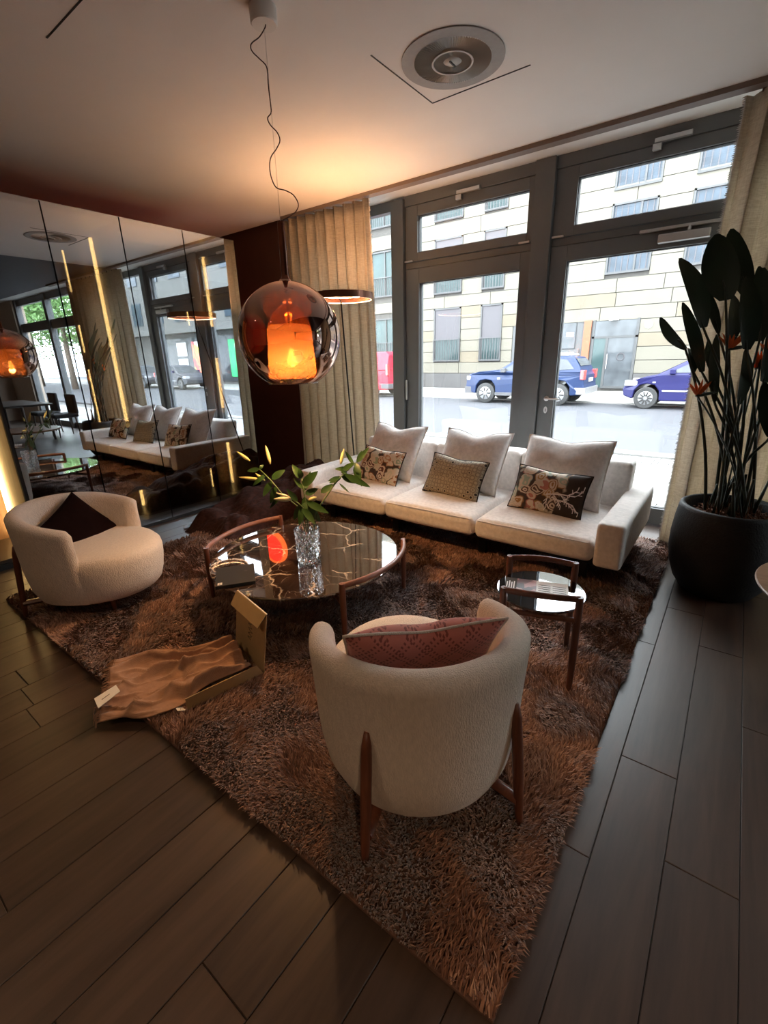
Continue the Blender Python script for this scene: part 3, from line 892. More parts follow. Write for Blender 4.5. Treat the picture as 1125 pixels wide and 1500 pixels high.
twig(.52, .40, .25, .38, 0); twig(.60, .36, -.25, .30, 0); twig(.55, .38, -1.6, .17, 1)
g.build('coral_embroidery', M['pillow_fab'], rt3, smooth=True)

# ------------------------------------------------------------------ armchairs
def armchair(label, loc, face, group):
    rz = math.atan2(face[1], face[0]) - PI / 2
    t = thing('armchair', label, 'armchair', (loc[0], loc[1], RZ), rz, group)
    zs = [.125, .135, .16, .22, .32, .45, .60, .72]
    rs = [.285, .300, .318, .335, .347, .353, .362, .370]
    def R0(z): return float(np.interp(z, zs, rs))
    FR = 1.30
    def plan(a, r):
        """a measured from the back (-Y); the front half is drawn out"""
        x = math.sin(a) * r; y = -math.cos(a) * r
        if y > 0: y *= FR
        return x, y
    # seat drum
    prof = [(0, .12), (.24, .12), (.285, .125), (.300, .135), (.318, .16), (.333, .22), (.343, .30), (.346, .36), (.340, .395), (.322, .418), (.28, .430), (.18, .436), (0, .438)]
    n = 72; mb = MB(); vs = []; fs = []
    for r, z in prof:
        for k in range(n):
            x, y = plan(2 * PI * k / n, r); vs.append((x, y, z - RZ))
    for i in range(len(prof) - 1):
        for k in range(n): fs.append((i * n + k, i * n + (k + 1) % n, (i + 1) * n + (k + 1) % n, (i + 1) * n + k))
    mb.add(vs, fs).build('seat', M['boucle'], t, smooth=True)
    # wrap-round back
    A = rad(112); th = .085; steps = 64; mb = MB(); vs = []; fs = []; m = 0
    for i in range(steps + 1):
        u = i / steps * 2 - 1
        a = A * u
        e = min(1.0, (1 - abs(u)) / .05)
        e = math.sqrt(max(0.0, 1 - (1 - e) ** 2)) if e < 1 else 1.0
        e = max(e, .12)
        top = .695 - .085 * abs(u) ** 2.2
        topz = .40 + (top - .40) * (.86 + .14 * e)
        ht = th / 2 * (1 + .12 * math.cos(a))
        sec = []
        for z in (.14, .20, .28, .36, .44, .52, topz - ht * 1.2): sec.append((R0(z) + .006, z))
        ro = R0(topz) + .006 - ht
        for k in range(1, 8):
            w = PI * k / 8; sec.append((ro + math.cos(w) * ht, topz - ht + math.sin(w) * ht))
        for z in (topz - ht * 1.2, .54, .47, .40): sec.append((ro - ht - max(0, (topz - z)) * .06, z))
        rc = ro if True else 0
        m = len(sec)
        for r, z in sec:
            r2 = rc + (r - rc) * e if z > .44 else rc + (r - rc) * max(e, .55)
            x, y = plan(a, r2); vs.append((x, y, z - RZ))
    for i in range(steps):
        for k in range(m - 1): fs.append((i * m + k, i * m + k + 1, (i + 1) * m + k + 1, (i + 1) * m + k))
        fs.append((i * m + m - 1, i * m, (i + 1) * m, (i + 1) * m + m - 1))
    fs.append(tuple(range(m))); fs.append(tuple(reversed([steps * m + k for k in range(m)])))
    mb.add(vs, fs).build('backrest', M['boucle'], t, smooth=True, angle=75)
    # rear posts, front feet and the beams under the seat
    for s in (-1, 1):
        a = rad(40) * s
        foot = Vector((math.sin(a) * .405, -math.cos(a) * .405, 0)); tp = Vector((math.sin(a) * .362, -math.cos(a) * .362, .475))
        pts = [foot.lerp(tp, k / 10) for k in range(11)]
        rr = [.0125, .014, .0155, .0165, .017, .0175, .0175, .0175, .017, .0155, .008]
        MB().tube(pts, rr, 12).build('leg', M['walnut'], t, smooth=True)
        f2 = Vector((.16 * s, .20, 0))
        MB().tube([f2, f2 + Vector((0, 0, .115))], [.015, .019], 12).build('leg', M['walnut'], t, smooth=True, angle=50)
        MB().tube([foot.lerp(tp, .22), Vector((.10 * s, -.05, .10)), Vector((.16 * s, .20, .098))], .017, 8, flat=1.3).build('beam', M['walnut'], t, smooth=True, angle=50)
    return t
ga = 'cream tub armchairs'
armchair('cream tub armchair holding the pink cushion, its back turned', (-.735, 1.14), (-.76, .65), ga)
armchair('cream tub armchair beside the mirror doors with a dark cushion', (-3.16, 1.02), (.84, .54), ga)
pillow('cushion', 'dusty pink lattice print cushion lying in the cream armchair', .50, .34, .14, M['pink'], M['boucle'], (-.80, 1.17, .44), 0, 0, None, .02, 0, 8)
pk = bpy.context.scene.objects[-3] if False else [o for o in S.objects if o.name.startswith('cushion') and o.type == 'EMPTY'][0]
pk.rotation_euler = (rad(-30), rad(0), rad(226))
pk.location = (-.735, 1.125, .445)
pillow('cushion', 'espresso brown velvet cushion leaning in the cream armchair', .37, .37, .12, M['dark_fab'], M['dark_fab'], (-3.20, 1.10, .44), 0, 0, None, .0, 0, 9)
dk = [o for o in S.objects if o.name.startswith('cushion') and o.type == 'EMPTY'][1]
dk.rotation_euler = (rad(-50), rad(50), rad(62))
dk.location = (-3.20, .895, .40)

# ------------------------------------------------------------------ coffee table
TZ = .32
tc = thing('coffee_table', 'round dark marble coffee table with curved walnut side rails', 'coffee table', (-2.035, 1.845, RZ), rad(7))
RT = .59
MB().lathe([(0, TZ - .028), (RT - .03, TZ - .028), (RT - .004, TZ - .018), (RT, TZ - .008), (RT - .001, TZ - .002), (RT - .004, TZ), (0, TZ)], (0, 0, -RZ), 96).build('tabletop', M['marble'], tc, smooth=True, angle=25)
for s in (0, 1):
    base = PI * s
    pts = []
    RR = .625; dA = rad(33.5); zt = .372 - RZ
    arc = [base - dA + 2 * dA * k / 24 for k in range(25)]
    for a in arc: pts.append((RR * math.cos(a), RR * math.sin(a), zt))
    MB().tube(pts, .0165, 12, up=(0, 0, 1), flat=.9).build('rail', M['walnut_rail'], tc, smooth=True, angle=50)
    for a in (arc[0], arc[-1]):
        x, y = RR * math.cos(a), RR * math.sin(a)
        MB().tube([(x, y, 0), (x, y, .15), (x, y, zt - .01), (x, y, zt + .014)], [.012, .0165, .0175, .0155], 12).build('leg', M['walnut'], tc, smooth=True, angle=50)
        MB().tube([(x, y, TZ - .06 - RZ), (x * .3, y * .3, TZ - .055 - RZ)], .014, 8).build('bearer', M['walnut'], tc, smooth=True, angle=50)
MB().lathe([(.20, -.06), (.20, -.03), (.0, -.03)], (0, 0, TZ - RZ), 40).build('hub', M['walnut'], tc, smooth=True, angle=30)

# ------------------------------------------------------------------ side table
SZ = .43
st = thing('side_table', 'small round side table with mirror top and walnut handles', 'side table', (-.588, 1.995, RZ), rad(18))
MB().lathe([(0, SZ - .02), (.19, SZ - .02), (.2, SZ - .012), (.203, SZ - .004), (.2, SZ), (0, SZ)], (0, 0, -RZ), 72).build('tabletop', M['black_mirror'], st, smooth=True, angle=25)
for s in (-1, 1):
    xs = .158; yy = .178 * s; zt = .505 - RZ
    pts = [(-xs, yy, zt - .012)] + [(-xs + 2 * xs * k / 10, yy + .022 * s * math.sin(PI * k / 10), zt - .006 + .006 * math.sin(PI * k / 10)) for k in range(11)] + [(xs, yy, zt - .012)]
    MB().tube(pts[1:-1], .0155, 10, up=(0, 0, 1), flat=.8).build('handle', M['walnut'], st, smooth=True, angle=50)
    for sx in (-1, 1):
        MB().tube([(xs * sx, yy, 0), (xs * sx, yy, .2), (xs * sx, yy, zt - .03), (xs * sx, yy, zt + .006)], [.0125, .016, .0165, .015], 12).build('leg', M['walnut'], st, smooth=True, angle=50)
    MB().tube([(-xs, yy, SZ - .035 - RZ), (xs, yy, SZ - .035 - RZ)], .0125, 8).build('stretcher', M['walnut'], st, smooth=True, angle=50)
# brochure on the side table
br = thing('brochure', 'glossy folded brochure with a photo lying on the side table', 'brochure', (-.60, 2.0, SZ + .0005), rad(18))
MB().box(-.155, .135, -.075, .075, 0, .003).build('sheet', M['paper'], br)
MB().box(-.155, -.10, -.075, .075, .003, .0034).build('black_margin', M['ink'], br)
MB().box(-.10, -.01, -.075, .075, .003, .0034).build('photo', M['mag_photo'], br)
g = MB()
for k in range(4): g.box(-.148 + k * .011, -.143 + k * .011, -.06, .03 + .01 * (k % 2), .0034, .0037)
g.build('text_lines', M['paper'], br)
g = MB()
for k in range(5): g.box(.0, .055, -.05 + k * .02, -.044 + k * .02, .003, .0033).box(.065, .125, -.05 + k * .02, -.044 + k * .02, .003, .0033)
g.build('text_lines', M['grey_panel'], br)

# ------------------------------------------------------------------ things on the coffee table
tb = thing('flat_box', 'flat dark grey presentation box lying on the marble table', 'box', (-2.12, 1.375, TZ + .0005), rad(0))
P4 = [atz(x, y, TZ + .02)[:2] for x, y in ((320, 859), (379, 850), (372, 825), (308, 834))]
cxy = np.mean(P4, axis=0); tb.location = (cxy[0], cxy[1], TZ + .0005)
e1 = P4[1] - P4[0]; w_ = np.hypot(*e1); h_ = np.hypot(*(P4[2] - P4[1])); tb.rotation_euler[2] = math.atan2(e1[1], e1[0])
MB().cbox(-w_ / 2, w_ / 2, -h_ / 2, h_ / 2, 0, .02, .002).build('lid', M['tablet'], tb)
MB().box(-w_ / 2 + .012, -w_ / 2 + .036, -h_ / 2 + .012, -h_ / 2 + .038, .02, .0206).build('sticker', M['paper'], tb)
MB().box(-w_ / 2 + .020, -w_ / 2 + .027, -h_ / 2 + .020, -h_ / 2 + .028, .0206, .0209).build('sticker_mark', M['ink'], tb)
MB().lathe([(.010, 0), (.010, .0005), (0, .0006)], (w_ / 2 - .05, .03, .02), 16).build('emblem', M['shutter'], tb)

VX, VY = -1.935, 1.775
VH, VR = .215, .074
va = thing('vase', 'clear cut crystal vase with diamond facets on the marble table', 'vase', (VX, VY, TZ + .0005))
def vase():
    n = 96; m = 44; vs = []; fs = []
    for j in range(m + 1):
        v = j / m; z = v * VH
        for k in range(n):
            a = 2 * PI * k / n
            d1 = abs(((a * 7 / PI + v * 4.2) % 1) - .5) * 2; d2_ = abs(((a * 7 / PI - v * 4.2) % 1) - .5) * 2
            r = VR * (.93 + .07 * v) + .0055 * (min(d1, d2_) * 1.6 - .5)
            if v < .03: r -= .006
            vs.append((r * math.cos(a), r * math.sin(a), z))
    for j in range(m):
        for k in range(n): fs.append((j * n + k, j * n + (k + 1) % n, (j + 1) * n + (k + 1) % n, (j + 1) * n + k))
    fs.append(tuple(reversed(range(n))))
    base = len(vs)
    prof = [(VR * .90, VH), (VR * .86, VH * .97), (VR * .80, VH * .5), (VR * .76, .03), (VR * .5, .024), (.0005, .024)]
    for r, z in prof:
        for k in range(n):
            a = 2 * PI * k / n; vs.append((r * math.cos(a), r * math.sin(a), z))
    for k in range(n): fs.append((m * n + k, m * n + (k + 1) % n, base + (k + 1) % n, base + k))
    for j in range(len(prof) - 1):
        for k in range(n): fs.append((base + j * n + k, base + j * n + (k + 1) % n, base + (j + 1) * n + (k + 1) % n, base + (j + 1) * n + k))
    fs.append(tuple(base + (len(prof) - 1) * n + k for k in range(n)))
    MB().add(vs, fs).build('bowl', M['crystal'], va)
vase()

def blade(mb, base, tip, width, fold=.25, sag=0.0, nrm=None, n=8, prof=None):
    """a leaf: pointed blade folded along its midrib"""
    base, tip = Vector(base), Vector(tip)
    d = tip - base; L = d.length; d.normalize()
    nr = Vector(nrm) if nrm else Vector((-_fw[0], -_fw[1], .4))
    s = d.cross(nr).normalized(); up = s.cross(d).normalized()
    vs = []; fs = []
    for i in range(n + 1):
        t = i / n
        w = width / 2 * (prof(t) if prof else math.sin(PI * min(1, t ** .75)) ** .8)
        c = base + d * (L * t) + up * (sag * math.sin(PI * t)) 
        vs += [c + s * w + up * (w * fold), c, c - s * w + up * (w * fold)]
    for i in range(n):
        a = i * 3
        fs += [(a, a + 1, a + 4, a + 3), (a + 1, a + 2, a + 5, a + 4)]
    mb.add(vs, fs); return mb
def bud(mb, base, tip, r):
    base, tip = Vector(base), Vector(tip)
    pts = [base.lerp(tip, k / 8) for k in range(9)]
    mb.tube(pts, [r * .35, r * .7, r * .95, r, r * .98, r * .9, r * .72, r * .45, r * .08], 8); return mb
DV = float(np.dot(np.array([VX, VY, TZ + .2]) - ORG, _fw))      # depth of the vase from the camera plane
def L3(x, y, off=0.0): return atd(x, y, DV + off)
vase_in = Vector((VX, VY, TZ + .04))
def lily(label, path, buds, leaves, off):
    t = thing('lily_stem', label, 'lily', (VX, VY, TZ + .04), 0, 'lily stems in the crystal vase')
    k0 = off * .25
    pts = [vase_in + Vector((k0 * .2, k0 * .2, 0))] + [Vector(L3(x, y, off * (i + 1) / len(path))) for i, (x, y) in enumerate(path)]
    MB().tube(pts, .0036, 6).build('stem', M['lily_stem'], t, world=True, smooth=True)
    for (bx, by, tx, ty, r, pale) in buds:
        bud(MB(), L3(bx, by, off), L3(tx, ty, off + .01), r).build('bud', M['lily_bud_pale' if pale else 'lily_bud'], t, world=True, smooth=True)
    for (bx, by, tx, ty, w) in leaves:
        o2 = off + random.uniform(-.03, .05)
        blade(MB(), L3(bx, by, off), L3(tx, ty, o2), w * 1.35, .22, random.uniform(-.012, .012)).build('leaf', M['lily_leaf'], t, world=True, smooth=True)
    return t
lily('lily stem with three yellow buds leaning toward the mirror doors', [(440, 745), (412, 722), (398, 705), (380, 687)],
     [(366, 675, 346, 661, .010, 0), (396, 680, 389, 652, .012, 0), (383, 703, 350, 699, .011, 0), (388, 704, 374, 693, .008, 0)],
     [(380, 687, 362, 690, .022), (398, 702, 418, 688, .032), (398, 705, 385, 728, .030), (390, 695, 370, 712, .022), (405, 712, 396, 738, .028), (412, 722, 395, 745, .022), (380, 688, 386, 681, .016)], .05)
lily('lily stem with one pale open bud over the vase rim', [(446, 746), (438, 738), (428, 731)],
     [(428, 731, 401, 731, .015, 1), (424, 728, 404, 722, .008, 1)],
     [(440, 740, 430, 762, .03), (436, 735, 420, 716, .026), (444, 745, 462, 768, .03)], -.03)
lily('upright lily stem with broad dark leaves and a stubby bud', [(450, 745), (445, 720), (442, 700)],
     [(452, 733, 464, 728, .013, 0)],
     [(443, 712, 466, 690, .042), (442, 702, 428, 680, .030), (442, 700, 438, 686, .026), (445, 720, 455, 690, .026), (446, 727, 452, 765, .036), (448, 735, 438, 770, .036), (447, 724, 466, 716, .03), (450, 740, 470, 765, .036), (449, 735, 482, 752, .032), (444, 716, 430, 700, .02)], 0)
lily('lily stem with a slim bud reaching over the sofa seat', [(462, 748), (475, 732), (490, 710), (500, 698)],
     [(499, 680, 504, 657, .011, 0)],
     [(500, 698, 482, 708, .024), (500, 695, 524, 708, .036), (505, 695, 543, 714, .032), (502, 688, 519, 678, .024), (470, 722, 488, 709, .03), (498, 699, 480, 705, .018), (500, 693, 507, 690, .03), (497, 708, 512, 722, .01)], .05)
lily('lily stem with long leaves reaching toward the swirl cushion', [(466, 745), (490, 708), (508, 690), (521, 678)],
     [],
     [(521, 678, 529, 704, .028), (518, 680, 505, 660, .018), (522, 678, 541, 655, .026), (524, 675, 530, 660, .02), (512, 688, 490, 687, .024), (518, 684, 530, 713, .024)], .08)

# ------------------------------------------------------------------ gift box, scarf, tag
bx = thing('gift_box', 'open tan cardboard gift box standing on the rug with raised lid', 'box', (-1.83, .985, .03))
A_, B_ = np.array([-1.955, 1.205]), np.array([-1.632, 1.135])
u_ = (B_ - A_) / np.hypot(*(B_ - A_)); v_ = np.array([u_[1], -u_[0]]) ; v_ = v_ if v_[1] < 0 else -v_
W_ = np.hypot(*(B_ - A_)); L_ = .37; H_ = .062; ZB = .03
def bp(a, b, z): q = A_ + u_ * a + v_ * b; return (q[0], q[1], ZB + z)
def slab(mb, p, nrm, th):
    nrm = Vector(nrm).normalized() * th
    q = [Vector(a) for a in p]; k = len(q)
    return mb.add(q + [a + nrm for a in q], [tuple(range(k)), tuple(reversed(range(k, 2 * k)))] + [(i, (i + 1) % k, (i + 1) % k + k, i + k) for i in range(k)])
un = (u_[0], u_[1], 0); vn = (v_[0], v_[1], 0)
slab(MB(), [bp(0, 0, 0), bp(W_, 0, 0), bp(W_, L_, 0), bp(0, L_, 0)], (0, 0, 1), .003).build('tray_base', M['card'], bx, world=True)
slab(MB(), [bp(0, 0, 0), bp(0, L_, 0), bp(0, L_, .02), bp(0, .03, .045)], un, .004).build('tray_side', M['card'], bx, world=True)
slab(MB(), [bp(W_, 0, 0), bp(W_, L_, 0), bp(W_, L_, H_), bp(W_, .03, H_)], un, -.004).build('tray_side', M['card'], bx, world=True)
slab(MB(), [bp(W_ - .07, L_, 0), bp(W_, L_, 0), bp(W_, L_ + .04, .02), bp(W_ - .06, L_ + .04, .02)], (0, 0, 1), .003).build('front_flap', M['card_white'], bx, world=True)
tl = rad(9)
def lp(a, s): return (bp(a, 0, 0)[0] - v_[0] * math.sin(tl) * s, bp(a, 0, 0)[1] - v_[1] * math.sin(tl) * s, ZB + math.cos(tl) * s)
LH = .315
lid = slab(MB(), [lp(0, .0), lp(W_, .0), lp(W_, LH), lp(0, LH)], (-v_[0], -v_[1], -.2), .004).build('lid', M['card'], bx, world=True)
def lipp(a, s):
    q = lp(a, LH); return (q[0] + v_[0] * math.sin(rad(38)) * s, q[1] + v_[1] * math.sin(rad(38)) * s, q[2] - math.cos(rad(38)) * s)
slab(MB(), [lipp(0, 0), lipp(W_, 0), lipp(W_ - .012, .075), lipp(.012, .075)], (v_[0], v_[1], .4), .003).build('lid_lip', M['card'], bx, world=True)
slab(MB(), [lp(-.001, LH), lp(W_ + .001, LH), lp(W_ + .001, LH + .003), lp(-.001, LH + .003)], (-v_[0], -v_[1], 0), .006).build('lid_edge', M['card_white'], bx, world=True)
g = MB()
sq = []
for k in range(60):
    s = k / 59
    a = .17 + .018 * math.sin(s * 26) + .008 * math.sin(s * 61); b = .21 - s * .10
    q = Vector(lp(a, b)); sq.append(q + Vector((v_[0], v_[1], 0)) * .0012)
g.tube(sq, .0011, 4).build('script_lettering', M['ink'], bx, world=True)

sc = thing('scarf', 'camel wool scarf with a fringe spilling out of the gift box', 'scarf', (-2.05, .85, .03))
S0a, S0b = np.array([-1.925, 1.155]), np.array([-1.665, 1.085])
S1a, S1b = np.array([-2.33, .745]), np.array([-1.95, .505])
def scarf(u, v, lift=0):
    a = S0a + (S1a - S0a) * v; b = S0b + (S1b - S0b) * v
    wv = .022 * math.sin(9 * v + 2.0) + .03 * math.sin(PI * v * .8)
    q = a + (b - a) * u
    d = (b - a) / np.hypot(*(b - a))
    q = q + d * wv * (u - .5) * 2 + d * .045 * math.sin(PI * min(1, v * 1.15)) * max(0, u - .4) / .6
    n1 = mnoise.noise(Vector((u * 2.0, v * 2.6, 1.3))); n2 = mnoise.noise(Vector((u * 5.5, v * 4.2, 7.7)))
    fold = (1 - abs(math.sin(u * 9.5 + 1.6 * math.sin(v * 2.4 + .5) + 2.2 * n1))) ** 1.6 * 1.15 + (1 - abs(math.sin(u * 21 - 2.5 * v + 3.0 * n2))) ** 2 * .45 - .62 + .35 * n2
    base = ZB + .052 * max(0, 1 - v / .45) ** .5 if v < .45 else ZB
    inrug = min(1, max(0, (q[1] - .60) / .08))
    edge = min(1, 12 * min(u, 1 - u) + .15)
    z = base * (.35 + .65 * inrug if v > .45 else 1) + .024 + (.042 * fold + .024) * edge + .012 * math.sin(11 * v + 5 * u) * edge
    return (q[0], q[1], max(z, .016 + .040 * inrug) + lift)
o = MB().grid(90, 60, scarf).build('cloth', M['scarf'], sc, world=True, smooth=True)
sm = o.modifiers.new('thickness', 'SOLIDIFY'); sm.thickness = .006; sm.offset = -1
g = MB()
dv = (S1a + S1b - S0a - S0b); dv = dv / np.hypot(*dv)
for k in range(70):
    p = Vector(scarf((k + .5) / 70, 1.0)); l = random.uniform(.02, .04)
    g.tube([p, p + Vector((dv[0] * l * .6 + random.uniform(-.006, .006), dv[1] * l * .6, -.004)), p + Vector((dv[0] * l + random.uniform(-.01, .01), dv[1] * l, -p.z + .006 if p.y < .62 else -.01))], [.003, .002, .001], 5)
o = g.build('fringe', M['scarf'], sc, world=True); o['kind'] = 'stuff'
tg = thing('swing_tag', 'small tan paper tag lying on the scarf end', 'tag', (-2.1, .6, .05))
T4 = [atz(x, y, .112) for x, y in ((144, 1038), (176, 1013), (170, 1004), (138, 1024))]
slab(MB(), T4, (0, 0, 1), .003).build('card', M['card_white'], tg, world=True)
mid = [Vector(T4[0]).lerp(Vector(T4[3]), .45), Vector(T4[1]).lerp(Vector(T4[2]), .45)]
MB().tube([mid[0].lerp(mid[1], .25) + Vector((0, 0, .004)), mid[0].lerp(mid[1], .6) + Vector((0, 0, .004))], .0014, 4).build('print_line', M['ink'], tg, world=True)

# ------------------------------------------------------------------ brown throw heaped beside the sofa
th = thing('fur_throw', 'dark brown fur throw heaped on a low pouf beside the sofa', 'throw', (-3.6, 3.0, 0))
def heap(u, v):
    x = -3.99 + .74 * u; y = 2.05 + 1.85 * v
    x += .10 * (1 - v) * (1 - u)
    e = min(1, 7 * min(u, 1 - u, v * 1.1, 1 - v))
    e = math.sin(e * PI / 2)
    hgt = .10 + .30 * min(1, max(0, (v - .02) / .75)) ** .9
    nz = mnoise.fractal(Vector((x * 3.2, y * 2.1, .7)), 1.0, 2.0, 4)
    f = math.sin(x * 15 + y * 9 + 4 * nz) * .022 + abs(math.sin(x * 6 - y * 8 + 3 * nz)) * .04 + nz * .07 - .03
    return (x, y, max(.004, .004 + (hgt + f) * e))
o = MB().grid(70, 110, heap).build('fur', M['throw'], th, world=True, smooth=True)
MB().grid(1, 1, lambda u, v: (-3.97 + .7 * u, 2.08 + 1.8 * v, .003)).build('lining', M['throw'], th, world=True)

# ------------------------------------------------------------------ pendant lamp
PX, PY = -1.991, 1.819
pl = thing('pendant_lamp', 'smoked bronze glass globe pendant with a glowing amber inner shade', 'pendant lamp', (PX, PY, CE))
def pp(name, mb, mat, smooth=True, angle=40): return mb.build(name, mat, pl, world=True, smooth=smooth, angle=angle)
pp('ceiling_canopy', MB().lathe([(0, -.062), (.054, -.062), (.06, -.056), (.06, 0)], (PX, PY, CE), 40), M['white_plastic'])
GC, GR = 1.615, .272
zb = 1.355
ab = math.acos(max(-1, (zb - GC) / GR * 1.0)) if abs((zb - GC) / GR) < 1 else PI * .9
prof = [(.030, 1.892 - GC), (.036, 1.878 - GC)]
for k in range(41):
    a = .17 + (2.66 - .17) * k / 40
    prof.append((GR * math.sin(a), GR * math.cos(a)))
def lathe_open(prof, c, n=64):
    vs = []; fs = []
    for r, z in prof:
        for k in range(n):
            w = 2 * PI * k / n; vs.append((c[0] + r * math.cos(w), c[1] + r * math.sin(w), c[2] + z))
    for i in range(len(prof) - 1):
        for k in range(n): fs.append((i * n + k, i * n + (k + 1) % n, (i + 1) * n + (k + 1) % n, (i + 1) * n + k))
    return MB().add(vs, fs)
pp('globe', lathe_open(prof, (PX, PY, GC), 72), M['globe'], angle=None)
rb, zbm = prof[-1]
pp('globe_rim', MB().tube([(PX + rb * math.cos(2 * PI * k / 60), PY + rb * math.sin(2 * PI * k / 60), GC + zbm) for k in range(60)], .003, 6, closed=True), M['globe'])
bell = [(.0, .066), (.06, .064), (.100, .058), (.112, .05), (.1175, .038), (.119, .02), (.122, -.04), (.127, -.12), (.133, -.215)]
pp('inner_shade', lathe_open(bell, (PX, PY, GC), 64), M['bell'], angle=None)
pp('inner_dome', lathe_open([(.0, .165), (.03, .162), (.058, .148), (.083, .118), (.100, .085), (.108, .055)], (PX, PY, GC), 64), M['amber_glass'], angle=None)
pp('clear_skirt', lathe_open([(.1335, -.215), (.1365, -.245)], (PX, PY, GC), 64), M['glass'], angle=None)
M['tube_metal'] = pbr('bronze_tube', (.24, .085, .055), .15, .8, var=.05)
pp('stem_tube', MB().lathe([(.0, .54), (.016, .54), (.0175, .53), (.0175, .30), (.021, .285), (.034, .268), (.036, .258), (.0, .258)], (PX, PY, GC), 28), M['tube_metal'])
pp('bulb_holder', MB().tube([(PX, PY, GC + .26), (PX, PY, GC - .06)], .0055, 8).lathe([(0, .235), (.016, .235), (.004, .205)], (PX, PY, GC), 16), M['tube_metal'])
M['bulb'] = emis('bulb_glow', (1.0, .62, .18), 60)
pp('bulb', MB().lathe([(.0, -.155), (.012, -.152), (.022, -.14), (.027, -.122), (.025, -.105), (.016, -.085), (.012, -.06), (0, -.06)], (PX, PY, GC), 20), M['bulb'])
pp('suspension_wire', MB().tube([(PX, PY, CE - .06), (PX, PY, GC + .54)], .0011, 5), M['steel'])
DP = float(np.dot(np.array([PX, PY, 2.4]) - ORG, _fw))
cpx = [(389, 31), (388, 41), (380, 54), (370, 62), (367, 68), (370, 76), (380, 86), (389, 95), (392, 106), (393, 125), (396, 150), (397, 165), (392, 173), (396, 183), (406, 194), (410, 206), (405, 218), (397, 230), (395, 245), (398, 262), (405, 275), (418, 279), (430, 286), (437, 299), (434, 309), (426, 316), (417, 321), (412, 326)]
def on_axis_plane(x, y):
    d = ray(x, y); hz = np.array([PX, PY]); t = np.dot(hz, hz) / np.dot(d[:2], hz); return ORG + d * t
cp = [on_axis_plane(*q) for q in cpx]
cp[0] = np.array([PX + .01, PY, CE - .062]); cp[-1] = np.array([PX, PY, GC + .54])
def cr(pts, m=5):
    out = []; P = [Vector(p) for p in pts]
    for i in range(len(P) - 1):
        a, b, c, d = P[max(i - 1, 0)], P[i], P[i + 1], P[min(i + 2, len(P) - 1)]
        for k in range(m):
            t = k / m
            out.append(.5 * ((2 * b) + (c - a) * t + (2 * a - 5 * b + 4 * c - d) * t * t + (3 * b - a - 3 * c + d) * t ** 3))
    return out + [P[-1]]
M['cable'] = pbr('brown_cable', (.05, .025, .02), .5)
pp('power_cable', MB().tube(cr(cp), .0026, 6), M['cable'])
lt = bpy.data.lights.new('pendant_bulb_light', 'POINT'); lt.energy = 34; lt.color = (1, .54, .23); lt.shadow_soft_size = .03
lo = bpy.data.objects.new('pendant_bulb_light', lt); C.objects.link(lo); lo.location = (PX, PY, GC - .165)

# ------------------------------------------------------------------ ring floor lamp
rl = thing('floor_lamp', 'slim floor lamp with a bronze light ring in front of the curtain', 'floor lamp', (-3.33, 3.86, 0))
RC = (-3.07, 3.48, 2.03); Rr = .285
def ring_prof(r0, r1, z0, z1, c, n=80): return MB().lathe([(r0, z0), (r1, z0), (r1, z1), (r0, z1)], c, n, True)
M['bronze'] = pbr('dark_bronze', (.22, .095, .065), .28, .8, var=.05)
ring_prof(Rr - .012, Rr, -.028, .028, RC).build('ring', M['bronze'], rl, world=True, smooth=True, angle=40)
ring_prof(Rr - .015, Rr - .0125, -.028, -.021, RC).build('light_band', M['ringled_low'], rl, world=True, smooth=True, angle=40)
ring_prof(Rr - .034, Rr - .012, .014, .018, RC).build('ledge', M['bronze'], rl, world=True, smooth=True, angle=40)
ring_prof(Rr - .030, Rr - .014, .0185, .023, RC).build('light_band', M['ringled'], rl, world=True, smooth=True, angle=40)
tp = (RC[0] - .02, RC[1] + Rr - .01, RC[2]); 
MB().tube([(-3.33, 3.88, .02), (-3.10, 3.50, 1.99)], .0075, 8).build('pole', M['black_metal'], rl, world=True, smooth=True, angle=50)
MB().tube([(-3.10, 3.50, 1.99), (-3.09, RC[1] - .02, RC[2]), (RC[0] + .28, RC[1], RC[2])], .005, 6).build('ring_spoke', M['black_metal'], rl, world=True, smooth=True)
MB().lathe([(0, 0), (.13, 0), (.132, .008), (.12, .016), (0, .018)], (-3.33, 3.86, 0.0), 40).build('base_plate', M['black_metal'], rl, world=True, smooth=True, angle=40)

# ------------------------------------------------------------------ round red wall lamp (behind the globe; shows in the marble)
wl = thing('wall_lamp', 'round glowing red wall lamp on the dark brown wall behind the globe', 'wall lamp', (-5.17, 4.12, 1.82))
def wring(r0, r1, y0, y1):
    m = MB().lathe([(r0, y0), (r1, y0), (r1, y1), (r0, y1)], (0, 0, 0), 56, True)
    m.v = [(a, -c, b) for a, b, c in m.v]; return m
wring(.03, .20, .0, .05).build('back_plate', M['black_metal'], wl, smooth=True, angle=40)
wring(.002, .215, .055, .075).build('red_diffuser', emis('red_glass_glow', (1.0, .035, .018), 1.9), wl, smooth=True, angle=40)
wring(.215, .245, .014, .082).build('orange_rim', emis('orange_rim_glow', (1.0, .16, .03), 1.7), wl, smooth=True, angle=40)

